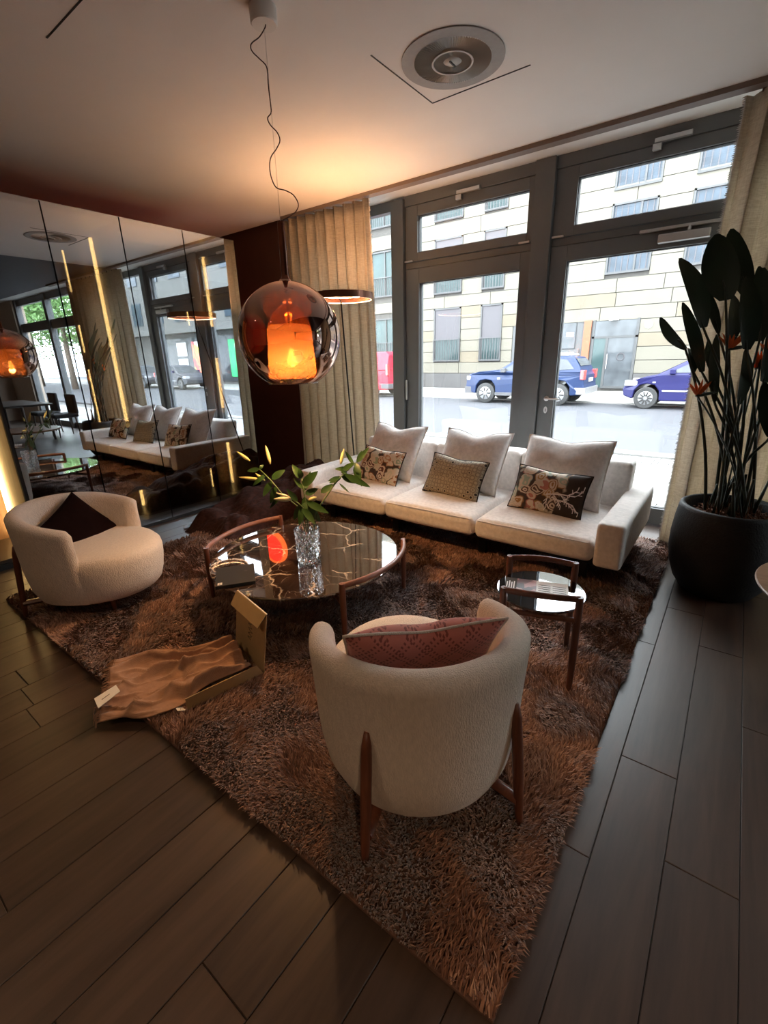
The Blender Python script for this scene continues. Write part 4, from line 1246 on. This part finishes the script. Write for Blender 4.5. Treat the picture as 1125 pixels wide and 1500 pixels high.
# ------------------------------------------------------------------ planter and plant
QX, QY, PH = .10, 3.45, .575
po = thing('planter', 'large rounded matt black planter beside the rug corner', 'planter', (QX, QY, 0))
prof = [(0, 0), (.175, 0), (.205, .012), (.245, .07), (.28, .17), (.297, .27), (.298, .37), (.290, .47), (.279, .55), (.274, .57), (.262, .577), (.247, .573), (.240, .55), (.238, .47), (0, .47)]
MB().lathe(prof, (0, 0, 0), 72).build('pot', M['planter'], po, smooth=True, angle=60)
MB().lathe([(0, .475), (.234, .475), (.234, .50), (0, .505)], (0, 0, 0), 32).build('soil', M['bark'], po, smooth=True, angle=40)
chips = MB()
for k in range(420):
    a = random.uniform(0, 2 * PI); r = .225 * math.sqrt(random.random()); zc = .505 + .035 * (1 - r / .225) + random.uniform(0, .02)
    l = random.uniform(.012, .035); w = random.uniform(.006, .012); az = random.uniform(0, 2 * PI); el = random.uniform(-.6, .6)
    m3 = Matrix.Rotation(az, 3, 'Z') @ Matrix.Rotation(el, 3, 'Y')
    t = MB().box(-l / 2, l / 2, -w / 2, w / 2, -.003, .003)
    chips.add([m3 @ Vector(p) + Vector((r * math.cos(a), r * math.sin(a), zc)) for p in t.v], t.f)
o = chips.build('bark_mulch', M['bark'], po); o['kind'] = 'stuff'
pt = thing('bird_of_paradise', 'tall bird of paradise plant with paddle leaves and orange flowers', 'plant', (QX, QY, .50))
DQ = float(np.dot(np.array([QX, QY, 1.1]) - ORG, _fw))
def Q3(x, y, off=0.0): return Vector(atd(x, y, DQ + off))
def root_at(k, off):
    a = k * 2.4; r = .05 + .10 * ((k * 37) % 10) / 10
    return Vector((QX + r * math.cos(a), QY + r * math.sin(a), .50))
pad = lambda t: (math.sin(PI * min(1, t * .93 + .05)) ** .55) * (.82 + .18 * math.cos(2 * (t - .45))) if t < .985 else .12
# (base x,y -> tip x,y, width m, depth offset)
leaves = [(1030, 480, 996, 378, .155, -.02), (1063, 440, 1050, 343, .185, -.10), (1094, 435, 1072, 335, .17, .10), (1052, 488, 1036, 425, .075, .02),
          (1004, 512, 967, 465, .085, .03), (1028, 545, 1000, 443, .105, .06), (1016, 545, 1008, 510, .06, .08), (1068, 505, 1075, 432, .105, .05), (1093, 512, 1094, 405, .135, -.06),
          (1112, 500, 1118, 392, .13, .02), (1120, 470, 1112, 390, .09, .12), (1046, 588, 1050, 490, .085, .04), (1082, 592, 1092, 512, .075, -.02),
          (1118, 560, 1140, 440, .14, .05), (1128, 640, 1120, 560, .10, -.05), (1150, 520, 1165, 400, .15, .0), (1042, 545, 1038, 497, .055, .1)]
for k, (x0, y0, x1, y1, w, off) in enumerate(leaves):
    b, tpv = Q3(x0, y0, off), Q3(x1, y1, off + .05)
    nr = Vector((-_fw[0], -_fw[1], .15)) + Vector((random.uniform(-.5, .5), random.uniform(-.4, .2), 0))
    o = blade(MB(), b, tpv, w, .14, random.uniform(-.03, .03), nr, 12, pad).build('leaf', M['leaf'], pt, world=True, smooth=True)
    rt = root_at(k, off)
    mid = rt.lerp(b, .55) + Vector((random.uniform(-.02, .02), random.uniform(-.02, .02), 0)); mid.z = (rt.z + b.z) / 2
    vv = (b - rt)
    pts = cr([rt, rt + Vector((vv.x * .25, vv.y * .25, vv.z * .4)), rt + Vector((vv.x * .62, vv.y * .62, vv.z * .75)), b, b.lerp(tpv, .3)], 4)
    nn = len(pts)
    MB().tube(pts, [.0105 - .006 * i / nn for i in range(nn)], 7).build('leaf_stalk', M['stem'], pt, world=True, smooth=True)
flowers = [(1068, 512, 1062, 490, .0), (1021, 580, 1020, 560, .02), (1126, 520, 1124, 505, .05), (1108, 540, 1128, 538, .1)]
for k, (x0, y0, x1, y1, off) in enumerate(flowers):
    b = Q3(x0, y0, off); rt = root_at(k + 30, off); vv = b - rt
    pts = cr([rt, rt + Vector((vv.x * .3, vv.y * .3, vv.z * .45)), rt + Vector((vv.x * .7, vv.y * .7, vv.z * .8)), b], 4)
    MB().tube(pts, .005, 6).build('flower_stalk', M['stem'], pt, world=True, smooth=True)
    fl_ = MB()
    rtv = Vector(_r2); up = Vector((0, 0, 1))
    for j in range(6):
        a = rad(50 + j * 18 + random.uniform(-6, 6)); l = random.uniform(.075, .11)
        blade(fl_, b, b + rtv * math.cos(a) * l + up * math.sin(a) * l - Vector(_fw) * random.uniform(-.02, .03), .021, .4)
    fl_.build('orange_sepals', M['orange_petal'], pt, world=True)
    bud(MB(), b - rtv * .01, b + rtv * .115 + up * .022, .011).build('beak', M['stem'], pt, world=True, smooth=True)
for k in range(9):
    rt = root_at(k + 50, 0); tpz = Vector((rt.x * 1.0 + random.uniform(-.06, .06), rt.y + random.uniform(-.06, .06), random.uniform(.62, .80)))
    MB().tube([rt, rt.lerp(tpz, .5), tpz], [.011, .010, .007], 7).build('cut_stalk', M['stem'], pt, world=True, smooth=True)
hs = MB()
for k in range(26):
    rt = root_at(k * 3 + 1, 0)
    for j in range(5):
        hs.tube([rt + Vector((random.uniform(-.012, .012), random.uniform(-.012, .012), 0)), rt + Vector((random.uniform(-.018, .018), random.uniform(-.018, .018), random.uniform(.05, .11)))], [.0035, .001], 4)
o = hs.build('dry_sheaths', M['bark'], pt, world=True); o['kind'] = 'stuff'

# ------------------------------------------------------------------ round wooden table at the right edge
rtb = thing('round_table', 'round wooden pedestal table whose rim shows beside the planter', 'table', (.66, 2.56, 0))
M['oak'] = wood('brown_oak', (.17, .085, .05), (.34, .19, .12), 'X', .6, .35, .05)
MB().lathe([(0, .47), (.42, .47), (.44, .485), (.445, .495), (.44, .5), (0, .5)], (0, 0, 0), 72).build('tabletop', M['oak'], rtb, smooth=True, angle=30)
MB().lathe([(0, 0), (.2, 0), (.2, .012), (.03, .03), (.025, .47), (0, .47)], (0, 0, 0), 40).build('pedestal', M['black_metal'], rtb, smooth=True, angle=30)

# ------------------------------------------------------------------ dining group further along (seen in the mirror doors)
dt = thing('dining_table', 'dark dining table by the second window bay', 'table', (3.6, 3.2, 0))
MB().cbox(-.9, .9, -.45, .45, .71, .75, .008).build('tabletop', M['cab'], dt)
for sx in (-1, 1):
    for sy in (-1, 1): MB().tube([(.8 * sx, .37 * sy, 0), (.78 * sx, .36 * sy, .71)], [.02, .03], 10).build('leg', M['cab'], dt, smooth=True, angle=40)
def dchair(x, y, rz, lb):
    t = thing('dining_chair', lb, 'chair', (x, y, 0), rz, 'dining chairs by the second window bay')
    MB().rbox((0, 0, .45), (.48, .48, .09), .035).build('seat', M['tablet'], t, smooth=True)
    MB().rbox((0, -.22, .68), (.46, .07, .42), .03).build('backrest', M['tablet'], t, smooth=True)
    for sx in (-1, 1):
        for sy in (-1, 1): MB().tube([(.2 * sx, .2 * sy, 0), (.18 * sx, .18 * sy, .41)], [.012, .018], 8).build('leg', M['cab'], t, smooth=True, angle=40)
dchair(3.1, 2.45, 0, 'dark dining chair facing the window, at the table end toward the planter')
dchair(4.1, 2.45, 0, 'dark dining chair facing the window, at the table end away from the planter')
dchair(3.1, 3.9, PI, 'dark dining chair with its back to the glass, toward the planter')
dchair(4.1, 3.9, PI, 'dark dining chair with its back to the glass, away from the planter')

# ------------------------------------------------------------------ street
GZ = -.12
struct('ground', MB().box(-60, 70, 4.75, 60, -.6, GZ - .12), M['asphalt'])
road = struct('road', MB().box(-60, 70, 8.75, 16.95, GZ - .12, GZ - .02), M['asphalt'])
sw = struct('pavement', MB().box(-60, 70, 4.68, 8.3, GZ - .12, GZ - .012), M['joint'])
sl = None
for i in range(-9, 9):
    for j in range(3):
        y0 = 4.7 + j * 1.0 if j else 4.7; 
        if sl is None:
            sl = MB().cbox(-.495, .495, -.495, .495, -.012, 0, .006).build('slab', M['pave'], sw); o = sl
        else: o = sl.copy(); C.objects.link(o)
        o.location = (i * 1.0 + (.35 if j % 2 else 0), 5.2 + j * 1.0, GZ)
MB().box(-60, -9.7, 4.7, 7.7, GZ - .012, GZ).box(8.9, 70, 4.7, 7.7, GZ - .012, GZ).build('slab_field', M['pave'], sw)
g = MB()
for i in range(-60, 60):
    for j in range(4): g.cbox(i * .14 + (.07 if j % 2 else 0), i * .14 + .13 + (.07 if j % 2 else 0), 7.72 + j * .145, 7.85 + j * .145, GZ - .012, GZ, .01)
o = g.build('granite_setts', M['cobble'], sw); o['kind'] = 'stuff'
kb = None
for i in range(-10, 12):
    if kb is None: kb = MB().cbox(-.49, .49, 0, .3, -.14, .01, .012).build('kerb_stone', M['kerb'], sw); o = kb
    else: o = kb.copy(); C.objects.link(o)
    o.location = (i * 1.0, 8.42, GZ)
sw2 = struct('far_pavement', MB().box(-60, 70, 16.95, 22.2, GZ - .12, GZ), M['pave'])
MB().box(-60, 70, 16.8, 17.1, GZ - .12, GZ + .01).build('far_kerb', M['kerb'], sw2)

# ------------------------------------------------------------------ building opposite
FY = 22.0
bd = thing('apartment_building', 'pale sandstone apartment building across the street', 'building', (-8, FY, GZ))
BT = 10.6
openings = []   # (x0,x1,z0,z1,kind)
for c0, c1 in ((-13.17, -11.63), (-10.55, -9.45)):
    openings.append((c0, c1, 1.22, 3.75, 'shutter'))
    for f in (4.43, 7.61): openings.append((c0, c1, f, f + 2.42, 'shutter2'))
for c0 in (-5.15, -2.47, .3, 3.0, 5.8):
    for f in (4.47, 7.38): openings.append((c0, c0 + 1.6, f, f + 2.45, 'blue'))
for c0 in (-17.2, -20.0):
    for f in (1.3, 4.6, 7.9): openings.append((c0, c0 + 1.9, f, f + 2.2, 'teal'))
openings.append((-8.9, -3.6, .0, 2.76, 'entrance'))
openings.append((-.9, 1.2, 1.0, 2.9, 'blue')); openings.append((2.5, 4.6, 1.0, 2.9, 'blue'))
MB().box(-24, 14, FY + .06, FY + 8, GZ, BT).build('core_wall', M['joint'], bd, world=True)
# stone cladding, course by course; panels skip the openings
zs = [GZ, .62] + [.62 + .522 * k for k in range(1, 7)] + [3.75 + .53, 4.95, 5.9, 6.85, 7.5, 8.3, 9.2, 10.0, BT]
zs = sorted(set(round(z, 3) for z in zs))
npanel = 0
for r, (z0, z1) in enumerate(zip(zs[:-1], zs[1:])):
    zc = (z0 + z1) / 2
    blk = sorted([(o[0], o[1]) for o in openings if o[2] - .02 < zc < o[3] + .02])
    spans = []; x = -24.0
    for a, b in blk:
        if a > x: spans.append((x, a))
        x = max(x, b)
    spans.append((x, 14.0))
    for a, b in spans:
        wd_ = 2.4 if z0 < 4 else 3.2
        k = max(1, int(round((b - a) / wd_)))
        cuts = [a] + [a + (b - a) * (i + (.0 if k == 1 else random.uniform(-.22, .22))) / k for i in range(1, k)] + [b]
        for p, q in zip(cuts[:-1], cuts[1:]):
            far = p > 6 or q < -21
            mt = M['stone_dark'] if z1 < .7 else (M['stone'] if (random.random() < .28 and z0 < 4.2) else M['stone2'])
            MB().box(p + .012, q - .012, FY, FY + .07, z0 + .012, z1 - .012).build('stone_panel', mt, bd, world=True)
            npanel += 1
def far_window(x0, x1, z0, z1, kind):
    rec = .22
    if kind == 'entrance': return
    w = bpy.data.objects.new('window', None); C.objects.link(w); w.parent = bd; w.location = ((x0 + x1) / 2 + 8, 0, z0 - GZ)
    y = FY - .03
    fr = MB().box(x0, x0 + .07, y, FY + .1, z0, z1).box(x1 - .07, x1, y, FY + .1, z0, z1).box(x0, x1, y, FY + .1, z1 - .07, z1).box(x0, x1, y - .03, FY + .1, z0 - .03, z0 + .05)
    if kind == 'blue': fr.box((x0 + x1) / 2 + .2, (x0 + x1) / 2 + .27, y + .02, FY + .1, z0, z1)
    if kind == 'teal': fr.box((x0 + x1) / 2 - .03, (x0 + x1) / 2 + .03, y + .02, FY + .1, z0, z1)
    fr.build('window_frame', M['far_frame'], w, world=True)
    gm = {'shutter': 'teal_glass', 'shutter2': 'teal_glass', 'blue': 'bluegrey_glass', 'teal': 'teal_glass'}[kind]
    MB().box(x0 + .07, x1 - .07, FY + .045, FY + .055, z0 + .05, z1 - .07).build('pane', M[gm], w, world=True)
    if kind in ('shutter', 'shutter2'):
        lo_ = z0 + (1.06 if kind == 'shutter' else .9)
        MB().box(x0 + .07, x1 - .07, FY + .01, FY + .03, lo_, z1 - .06).build('roller_blind', M['shutter'], w, world=True)
    if kind != 'blue':
        ht = 1.06 if kind == 'shutter' else .95
        g = MB().box(x0, x1, FY - .08, FY - .04, z0 + ht - .04, z0 + ht).box(x0, x1, FY - .08, FY - .04, z0, z0 + .04)
        nb = int((x1 - x0) / .13)
        for k in range(nb + 1):
            xx = x0 + (x1 - x0) * k / nb; g.box(xx - .012, xx + .012, FY - .07, FY - .05, z0, z0 + ht)
        g.build('railing', M['rail_metal'], w, world=True)
    else:
        g = MB()
        for k in range(7):
            xx = x0 + .12 + (x1 - x0 - .3) * k / 6; g.box(xx, xx + .035, FY + .03, FY + .042, z0 + .05, z1 - .07)
        g.build('blind_slats', M['shutter'], w, world=True)
for o_ in openings: far_window(*o_)
# entrance recess
en = bpy.data.objects.new('entrance', None); C.objects.link(en); en.parent = bd; en.location = (8 - 5, 0, 0)
def ep(name, mb, mat): return mb.build(name, M[mat], en, world=True)
ep('recess_back', MB().box(-8.9, -3.6, FY + .04, FY + .058, 0, 2.76), 'grey_panel')
ep('door_frame', MB().box(-5.36, -5.27, FY - .02, FY + .05, 0, 2.76).box(-3.70, -3.6, FY - .02, FY + .05, 0, 2.76).box(-5.36, -3.6, FY - .02, FY + .05, 2.03, 2.11).box(-4.80, -4.70, FY - .02, FY + .05, 0, 2.03).box(-4.70, -3.7, FY - .02, FY + .05, 0, .1), 'far_frame')
ep('door_pane', MB().box(-4.70, -3.70, FY + .0, FY + .03, .1, 2.03), 'dark_glass')
ep('side_pane', MB().box(-5.27, -4.80, FY + .0, FY + .03, .05, 2.03), 'teal_glass')
ep('transom_pane', MB().box(-5.27, -3.70, FY + .0, FY + .03, 2.11, 2.70), 'dark_glass')
ep('pillar', MB().box(-5.72, -5.42, FY - .05, FY + .05, .6, 2.76), 'rust')
ep('letter_panel', MB().box(-6.75, -5.85, FY - .01, FY + .05, .0, 1.62), 'grey_panel')
ep('side_window', MB().box(-6.95, -6.05, FY - .02, FY + .05, 1.66, 2.7), 'dark_glass')
ep('notice', MB().box(-6.42, -6.12, FY - .03, FY - .02, 2.15, 2.32), 'paper')
g = MB()
for k in range(4):
    for j in range(3): g.box(-6.7 + j * .24, -6.52 + j * .24, FY - .025, FY - .01, 1.05 + k * .13, 1.11 + k * .13)
ep('name_plates', g, 'paper')
ep('door_handle', MB().tube([(-4.66, FY - .06, .8), (-4.66, FY - .06, 1.4)], .02, 8), 'silver')
ep('door_ring', MB().tube([(-4.15 + .14 * math.cos(2 * PI * k / 24), FY - .01, 1.28 + .14 * math.sin(2 * PI * k / 24)) for k in range(24)], .018, 5, closed=True), 'shutter')
ep('house_number', MB().tube([(-3.28, FY - .03, 2.48), (-3.28, FY, 2.48)], .14, 20), 'paper')
ep('roof_lamp', MB().box(-4.7, -4.4, FY - .35, FY, 2.70, 2.76), 'paper')

# second building with shop posters, seen in the mirror doors
b2 = thing('shop_building', 'white rendered building with a shop front along the street', 'building', (24, 21, GZ))
def b2p(name, mb, mat): return mb.build(name, M[mat], b2, world=True)
b2p('wall', MB().box(14.5, 44, 21, 28, GZ, 10), 'render')
for k in range(8):
    for f in (4.4, 7.4):
        w = MB().box(16 + k * 3.2, 17.5 + k * 3.2, 20.94, 21.02, f, f + 1.7).build('window', M['bluegrey_glass'], b2, world=True)
b2p('canopy', MB().box(14.5, 44, 19.9, 21, 3.5, 3.95), 'render')
b2p('shop_window', MB().box(17, 30, 20.93, 21.01, .1, 3.2), 'dark_glass')
b2p('poster', MB().box(22.6, 25.2, 20.86, 20.92, .2, 2.9), 'poster_red')
b2p('poster', MB().box(17.6, 20.6, 20.86, 20.92, .4, 2.9), 'poster_green')
g = MB()
for k in range(4): g.box(18.1, 19.2 + .3 * (k % 2), 20.84, 20.86, .9 + k * .3, 1.02 + k * .3)
g.box(18.6, 19.9, 20.84, 20.86, 2.3, 2.6)
g.build('poster_text', M['paper'], b2, world=True)
b2p('poster', MB().box(26, 27.3, 20.86, 20.92, .6, 1.7).box(26, 27.3, 20.86, 20.92, 1.9, 2.9), 'paper')

# ------------------------------------------------------------------ cars
def car(name, label, x, y, face, spec, mat, group=None):
    """side outline drawn nose to the left (-x); widths taper to the roof"""
    t = thing(name, label, spec['cat'], (x, y, GZ - .02), 0 if face < 0 else PI, group)
    W = spec['w'] / 2
    body, green = spec['body'], spec['green']
    def loft(poly, wf, nm, m):
        n = len(poly); mb = MB()
        vs = [(p[0], -wf(p), p[1]) for p in poly] + [(p[0], wf(p), p[1]) for p in poly]
        fs = [tuple(range(n)), tuple(reversed(range(n, 2 * n)))] + [(i, i + n, (i + 1) % n + n, (i + 1) % n) for i in range(n)]
        mb.add(vs, fs)
        o = mb.build(nm, m, t)
        bv = o.modifiers.new('soft', 'BEVEL'); bv.width = .03; bv.segments = 2; bv.limit_method = 'ANGLE'; bv.angle_limit = rad(40)
        return o
    hmax = max(p[1] for p in green); belt = spec['belt']
    wf = lambda p: W - max(0, (p[1] - belt)) / (hmax - belt) * .22 - (.10 if (p[0] < body[0][0] + .35 or p[0] > spec['len'] / 2 - .3) else 0)
    loft(body, lambda p: W - (.08 if abs(p[0]) > spec['len'] / 2 - .25 else 0), 'body', M[mat])
    loft(green, lambda p: W - .04 - max(0, (p[1] - belt)) / (hmax - belt) * .20, 'cabin', M[mat])
    for nm, poly in spec['windows']:
        for s in (-1, 1):
            vs = []
            for px_, pz in poly: vs.append((px_, s * (W - .04 - max(0, (pz - belt)) / (hmax - belt) * .20 + .012), pz))
            MB().add(vs, [tuple(range(len(poly)))]).build('side_window', M['dark_glass'], t)
    for nm, poly in spec['screens']:
        (x0, z0), (x1, z1) = poly
        yw0 = W - .12 - max(0, (z0 - belt)) / (hmax - belt) * .20; yw1 = W - .12 - max(0, (z1 - belt)) / (hmax - belt) * .20
        MB().add([(x0, -yw0, z0), (x0, yw0, z0), (x1, yw1, z1), (x1, -yw1, z1)], [(0, 1, 2, 3)]).build(nm, M['dark_glass'], t)
    for wx in spec['wheels']:
        for s in (-1, 1):
            rw = spec['rw']; yc = s * (W - .10)
            MB().tube([(wx, yc - .11, rw), (wx, yc - .09, rw), (wx, yc + .09, rw), (wx, yc + .11, rw)], [rw * .93, rw, rw, rw * .93], 28).build('tyre', M['tyre'], t, smooth=True, angle=40)
            h = MB(); yo = yc + s * .112
            h.tube([(wx, yo - s * .01, rw), (wx, yo, rw)], [rw * .66, rw * .62], 24)
            hub = h.build('wheel_hub', M[spec.get('hub', 'silver')], t, smooth=True, angle=40)
            sp_ = MB()
            for k in range(spec.get('spokes', 8)):
                a = 2 * PI * k / spec.get('spokes', 8)
                sp_.tube([(wx + .2 * rw * math.cos(a), yo + s * .008, rw + .2 * rw * math.sin(a)), (wx + .6 * rw * math.cos(a), yo + s * .008, rw + .6 * rw * math.sin(a))], .022, 6)
            sp_.build('spokes', M['tyre'], t)
    t.scale = (spec.get('sc', 1),) * 3
    for nm, a, m in spec['extras']:
        MB().cbox(*a, .01).build(nm, M[m], t)
    return t
suv = dict(cat='car', sc=.95, len=4.34, w=1.8, belt=1.06, rw=.36,
    body=[(-2.13, .42), (-2.17, .62), (-2.14, .90), (-2.02, 1.03), (-1.6, 1.12), (-1.05, 1.17), (-.9, 1.14), (2.0, 1.12), (2.10, 1.0), (2.12, .7), (2.17, .55), (2.12, .36), (1.72, .34), (1.70, .62), (1.55, .80), (1.33, .84), (1.10, .80), (.95, .62), (.92, .32), (-.93, .32), (-.96, .62), (-1.10, .80), (-1.33, .84), (-1.56, .80), (-1.71, .62), (-1.74, .34)],
    green=[(-.98, 1.08), (-.30, 1.54), (.1, 1.62), (1.2, 1.63), (1.72, 1.57), (1.92, 1.3), (2.04, 1.08)],
    windows=[('a', [(-.72, 1.14), (-.20, 1.50), (.25, 1.54), (.28, 1.14)]), ('b', [(.36, 1.14), (.33, 1.54), (1.05, 1.54), (1.12, 1.14)]), ('c', [(1.20, 1.16), (1.14, 1.53), (1.50, 1.50), (1.78, 1.2)])],
    screens=[('windscreen', ((-.94, 1.13), (-.34, 1.525))), ('rear_screen', ((1.945, 1.30), (1.77, 1.53)))],
    wheels=(-1.33, 1.33), hub='silver', spokes=7,
    extras=[('sill_cladding', (-.95, .95, -.905, .905, .28, .40), 'plastic_dark'), ('front_bumper', (-2.19, -1.75, -.86, .86, .34, .58), 'plastic_dark'), ('rear_bumper', (1.74, 2.2, -.86, .86, .38, .60), 'silver'),
            ('tail_lamp', (2.0, 2.13, -.86, -.62, .86, 1.16), 'taillight'), ('tail_lamp', (2.0, 2.13, .62, .86, .86, 1.16), 'taillight'), ('head_lamp', (-2.13, -1.90, -.84, -.55, .82, .96), 'lamp_clear'), ('head_lamp', (-2.13, -1.90, .55, .84, .82, .96), 'lamp_clear'),
            ('door_mirror', (-.72, -.56, -1.02, -.86, 1.10, 1.24), 'plastic_dark'), ('door_mirror', (-.72, -.56, .86, 1.02, 1.10, 1.24), 'plastic_dark'), ('number_plate', (2.13, 2.15, -.26, .26, .78, .90), 'paper'), ('roof_rail', (-.1, 1.5, -.66, -.62, 1.63, 1.68), 'silver'), ('roof_rail', (-.1, 1.5, .62, .66, 1.63, 1.68), 'silver'), ('side_badge', (-.88, -.76, -.905, -.89, .84, .92), 'silver')])
car('parked_car', 'blue high-riding off-road car parked across the street', -5.93, 16.45, -1, suv, 'car_blue')
hatch = dict(cat='car', len=3.8, w=1.66, belt=.98, rw=.31,
    body=[(-1.86, .36), (-1.90, .55), (-1.83, .72), (-1.5, .86), (-.95, .98), (-.9, 1.0), (1.70, 1.02), (1.84, .85), (1.88, .5), (1.84, .30), (1.56, .28), (1.53, .52), (1.40, .68), (1.21, .72), (1.02, .68), (.89, .52), (.86, .24), (-.90, .24), (-.93, .52), (-1.06, .68), (-1.25, .72), (-1.44, .68), (-1.57, .52), (-1.60, .28)],
    green=[(-1.05, .96), (-.30, 1.38), (.1, 1.45), (1.0, 1.44), (1.50, 1.34), (1.74, .98)],
    windows=[('a', [(-.72, 1.03), (-.2, 1.33), (.25, 1.38), (.28, 1.03)]), ('b', [(.36, 1.03), (.33, 1.38), (.95, 1.36), (1.2, 1.05)])],
    screens=[('windscreen', ((-1.0, 1.005), (-.34, 1.365))), ('rear_screen', ((1.73, 1.05), (1.53, 1.33)))],
    wheels=(-1.25, 1.21), hub='silver', spokes=10,
    extras=[('head_lamp', (-1.86, -1.52, -.80, -.52, .66, .80), 'lamp_clear'), ('head_lamp', (-1.86, -1.52, .52, .80, .66, .80), 'lamp_clear'), ('side_moulding', (-.85, .85, -.842, -.82, .50, .55), 'silver'), ('door_mirror', (-.72, -.58, -.94, -.80, 1.0, 1.12), 'car_violet'), ('door_mirror', (-.72, -.58, .80, .94, 1.0, 1.12), 'car_violet'),
            ('tail_lamp', (1.75, 1.88, -.78, -.58, .74, 1.0), 'taillight'), ('tail_lamp', (1.75, 1.88, .58, .78, .74, 1.0), 'taillight'), ('side_repeater', (-1.12, -1.04, -.842, -.82, .74, .78), 'lamp_clear')])
car('parked_car', 'violet blue hatchback parked beside the building entrance', -.90, 16.55, -1, hatch, 'car_violet')
van = dict(cat='van', len=4.4, w=1.85, belt=1.1, rw=.33,
    body=[(-2.15, .36), (-2.2, .6), (-2.1, .9), (-1.5, 1.08), (-1.0, 1.12), (2.15, 1.12), (2.2, .5), (2.15, .32), (1.7, .3), (1.68, .55), (1.53, .73), (1.33, .77), (1.13, .73), (.98, .55), (.95, .28), (-.95, .28), (-.98, .55), (-1.13, .73), (-1.33, .77), (-1.53, .73), (-1.68, .55), (-1.7, .3)],
    green=[(-1.1, 1.1), (-.45, 1.68), (-.1, 1.82), (2.0, 1.84), (2.16, 1.7), (2.18, 1.1)],
    windows=[('a', [(-.8, 1.16), (-.3, 1.64), (.2, 1.68), (.22, 1.16)])],
    screens=[('windscreen', ((-1.06, 1.13), (-.47, 1.66)))],
    wheels=(-1.33, 1.33), hub='plastic_dark', spokes=5,
    extras=[('rear_bumper', (1.8, 2.24, -.9, .9, .36, .56), 'plastic_dark'), ('number_plate', (2.2, 2.22, -.26, .26, .74, .86), 'paper'), ('tail_lamp', (2.12, 2.22, -.92, -.76, .9, 1.35), 'taillight'), ('tail_lamp', (2.12, 2.22, .76, .92, .9, 1.35), 'taillight')])
car('parked_van', 'bright red delivery van parked beyond the curtain', -14.0, 16.9, -1, van, 'car_red')
car('parked_car', 'dark grey hatchback parked before the green shop poster', 20.0, 16.6, -1, hatch, 'car_grey')
car('parked_car', 'dark grey hatchback parked before the red shop poster', 24.6, 16.6, -1, hatch, 'car_grey')

# ------------------------------------------------------------------ street trees (seen in the mirror doors through the second bay)
def tree(x, y, h, r, seed, label):
    rs = np.random.default_rng(seed)
    t = thing('street_tree', label, 'tree', (x, y, GZ))
    MB().tube([(0, 0, 0), (.05, .02, h * .3), (.0, .05, h * .62), (.1, 0, h * .85)], [.2, .16, .11, .04], 10).build('trunk', M['trunk'], t, smooth=True)
    n = 5200
    cl = rs.normal(0, 1, (26, 3)); cl /= np.linalg.norm(cl, axis=1)[:, None]; cl *= rs.uniform(.4, .95, (26, 1)) * np.array([r, r, r * .9]); cl += np.array([0, 0, h * .66])
    c = cl[rs.integers(0, 26, n)] + rs.normal(0, r * .2, (n, 3))
    c[:, 2] = np.maximum(c[:, 2], h * .25)
    a = rs.normal(0, 1, (n, 3)); a /= np.linalg.norm(a, axis=1)[:, None]; b = np.cross(a, rs.normal(0, 1, (n, 3))); b /= np.linalg.norm(b, axis=1)[:, None]
    s = .13
    V = np.stack([c - a * s, c + b * s * .5, c + a * s, c - b * s * .5], 1).reshape(-1, 3)
    me = bpy.data.meshes.new('crown'); me.from_pydata(V.tolist(), [], [(4 * i, 4 * i + 1, 4 * i + 2, 4 * i + 3) for i in range(n)]); me.materials.append(M['tree_leaf'])
    o = bpy.data.objects.new('crown', me); C.objects.link(o); o.parent = t; o['kind'] = 'stuff'
tree(27.5, 13.2, 8.0, 3.0, 1, 'leafy green street tree nearest the shop building')
tree(36.0, 14.0, 9.0, 3.4, 2, 'leafy green street tree further down the street')
tree(45.0, 14.5, 9.0, 3.6, 3, 'tall leafy street tree at the end of the street')

# ------------------------------------------------------------------ recessed ceiling spots in the shop behind the viewpoint
def downlight(x, y, label, e=40):
    t = thing('ceiling_spot', label, 'ceiling light', (x, y, CE))
    MB().lathe([(.038, 0), (.038, -.004), (.052, -.004), (.052, 0)], (0, 0, 0), 28, True).build('bezel', M['white_plastic'] if x < .05 else M['black_metal'], t, smooth=True, angle=40)
    MB().lathe([(0, -.002), (.037, -.002), (.037, 0)], (0, 0, 0), 24).build('lens', M['spot_lens'], t)
    l = bpy.data.lights.new('ceiling_spot_light', 'SPOT'); l.energy = e; l.color = (1, .66, .40); l.spot_size = rad(110); l.spot_blend = .9; l.shadow_soft_size = .04
    o = bpy.data.objects.new('ceiling_spot_light', l); C.objects.link(o); o.location = (x, y, CE - .03)
M['spot_lens'] = emis('spot_lens', (1, .8, .58), 12)
for x_, y_, lb in ((-3.6, -.7, 'recessed round ceiling spot nearest the wardrobe'), (-1.6, -1.0, 'recessed round ceiling spot in the pale ceiling beyond the rug'), (-.5, -2.6, 'recessed round ceiling spot in the pale ceiling near the rear wall'), (1.2, -.9, 'recessed black ceiling spot above the open floor'), (3.4, .4, 'recessed black ceiling spot near the dark dining table'), (3.4, -2.4, 'recessed black ceiling spot near the rear wall')):
    downlight(x_, y_, lb, 8 if x_ < -3 else (36 if x_ < 0 else 120))
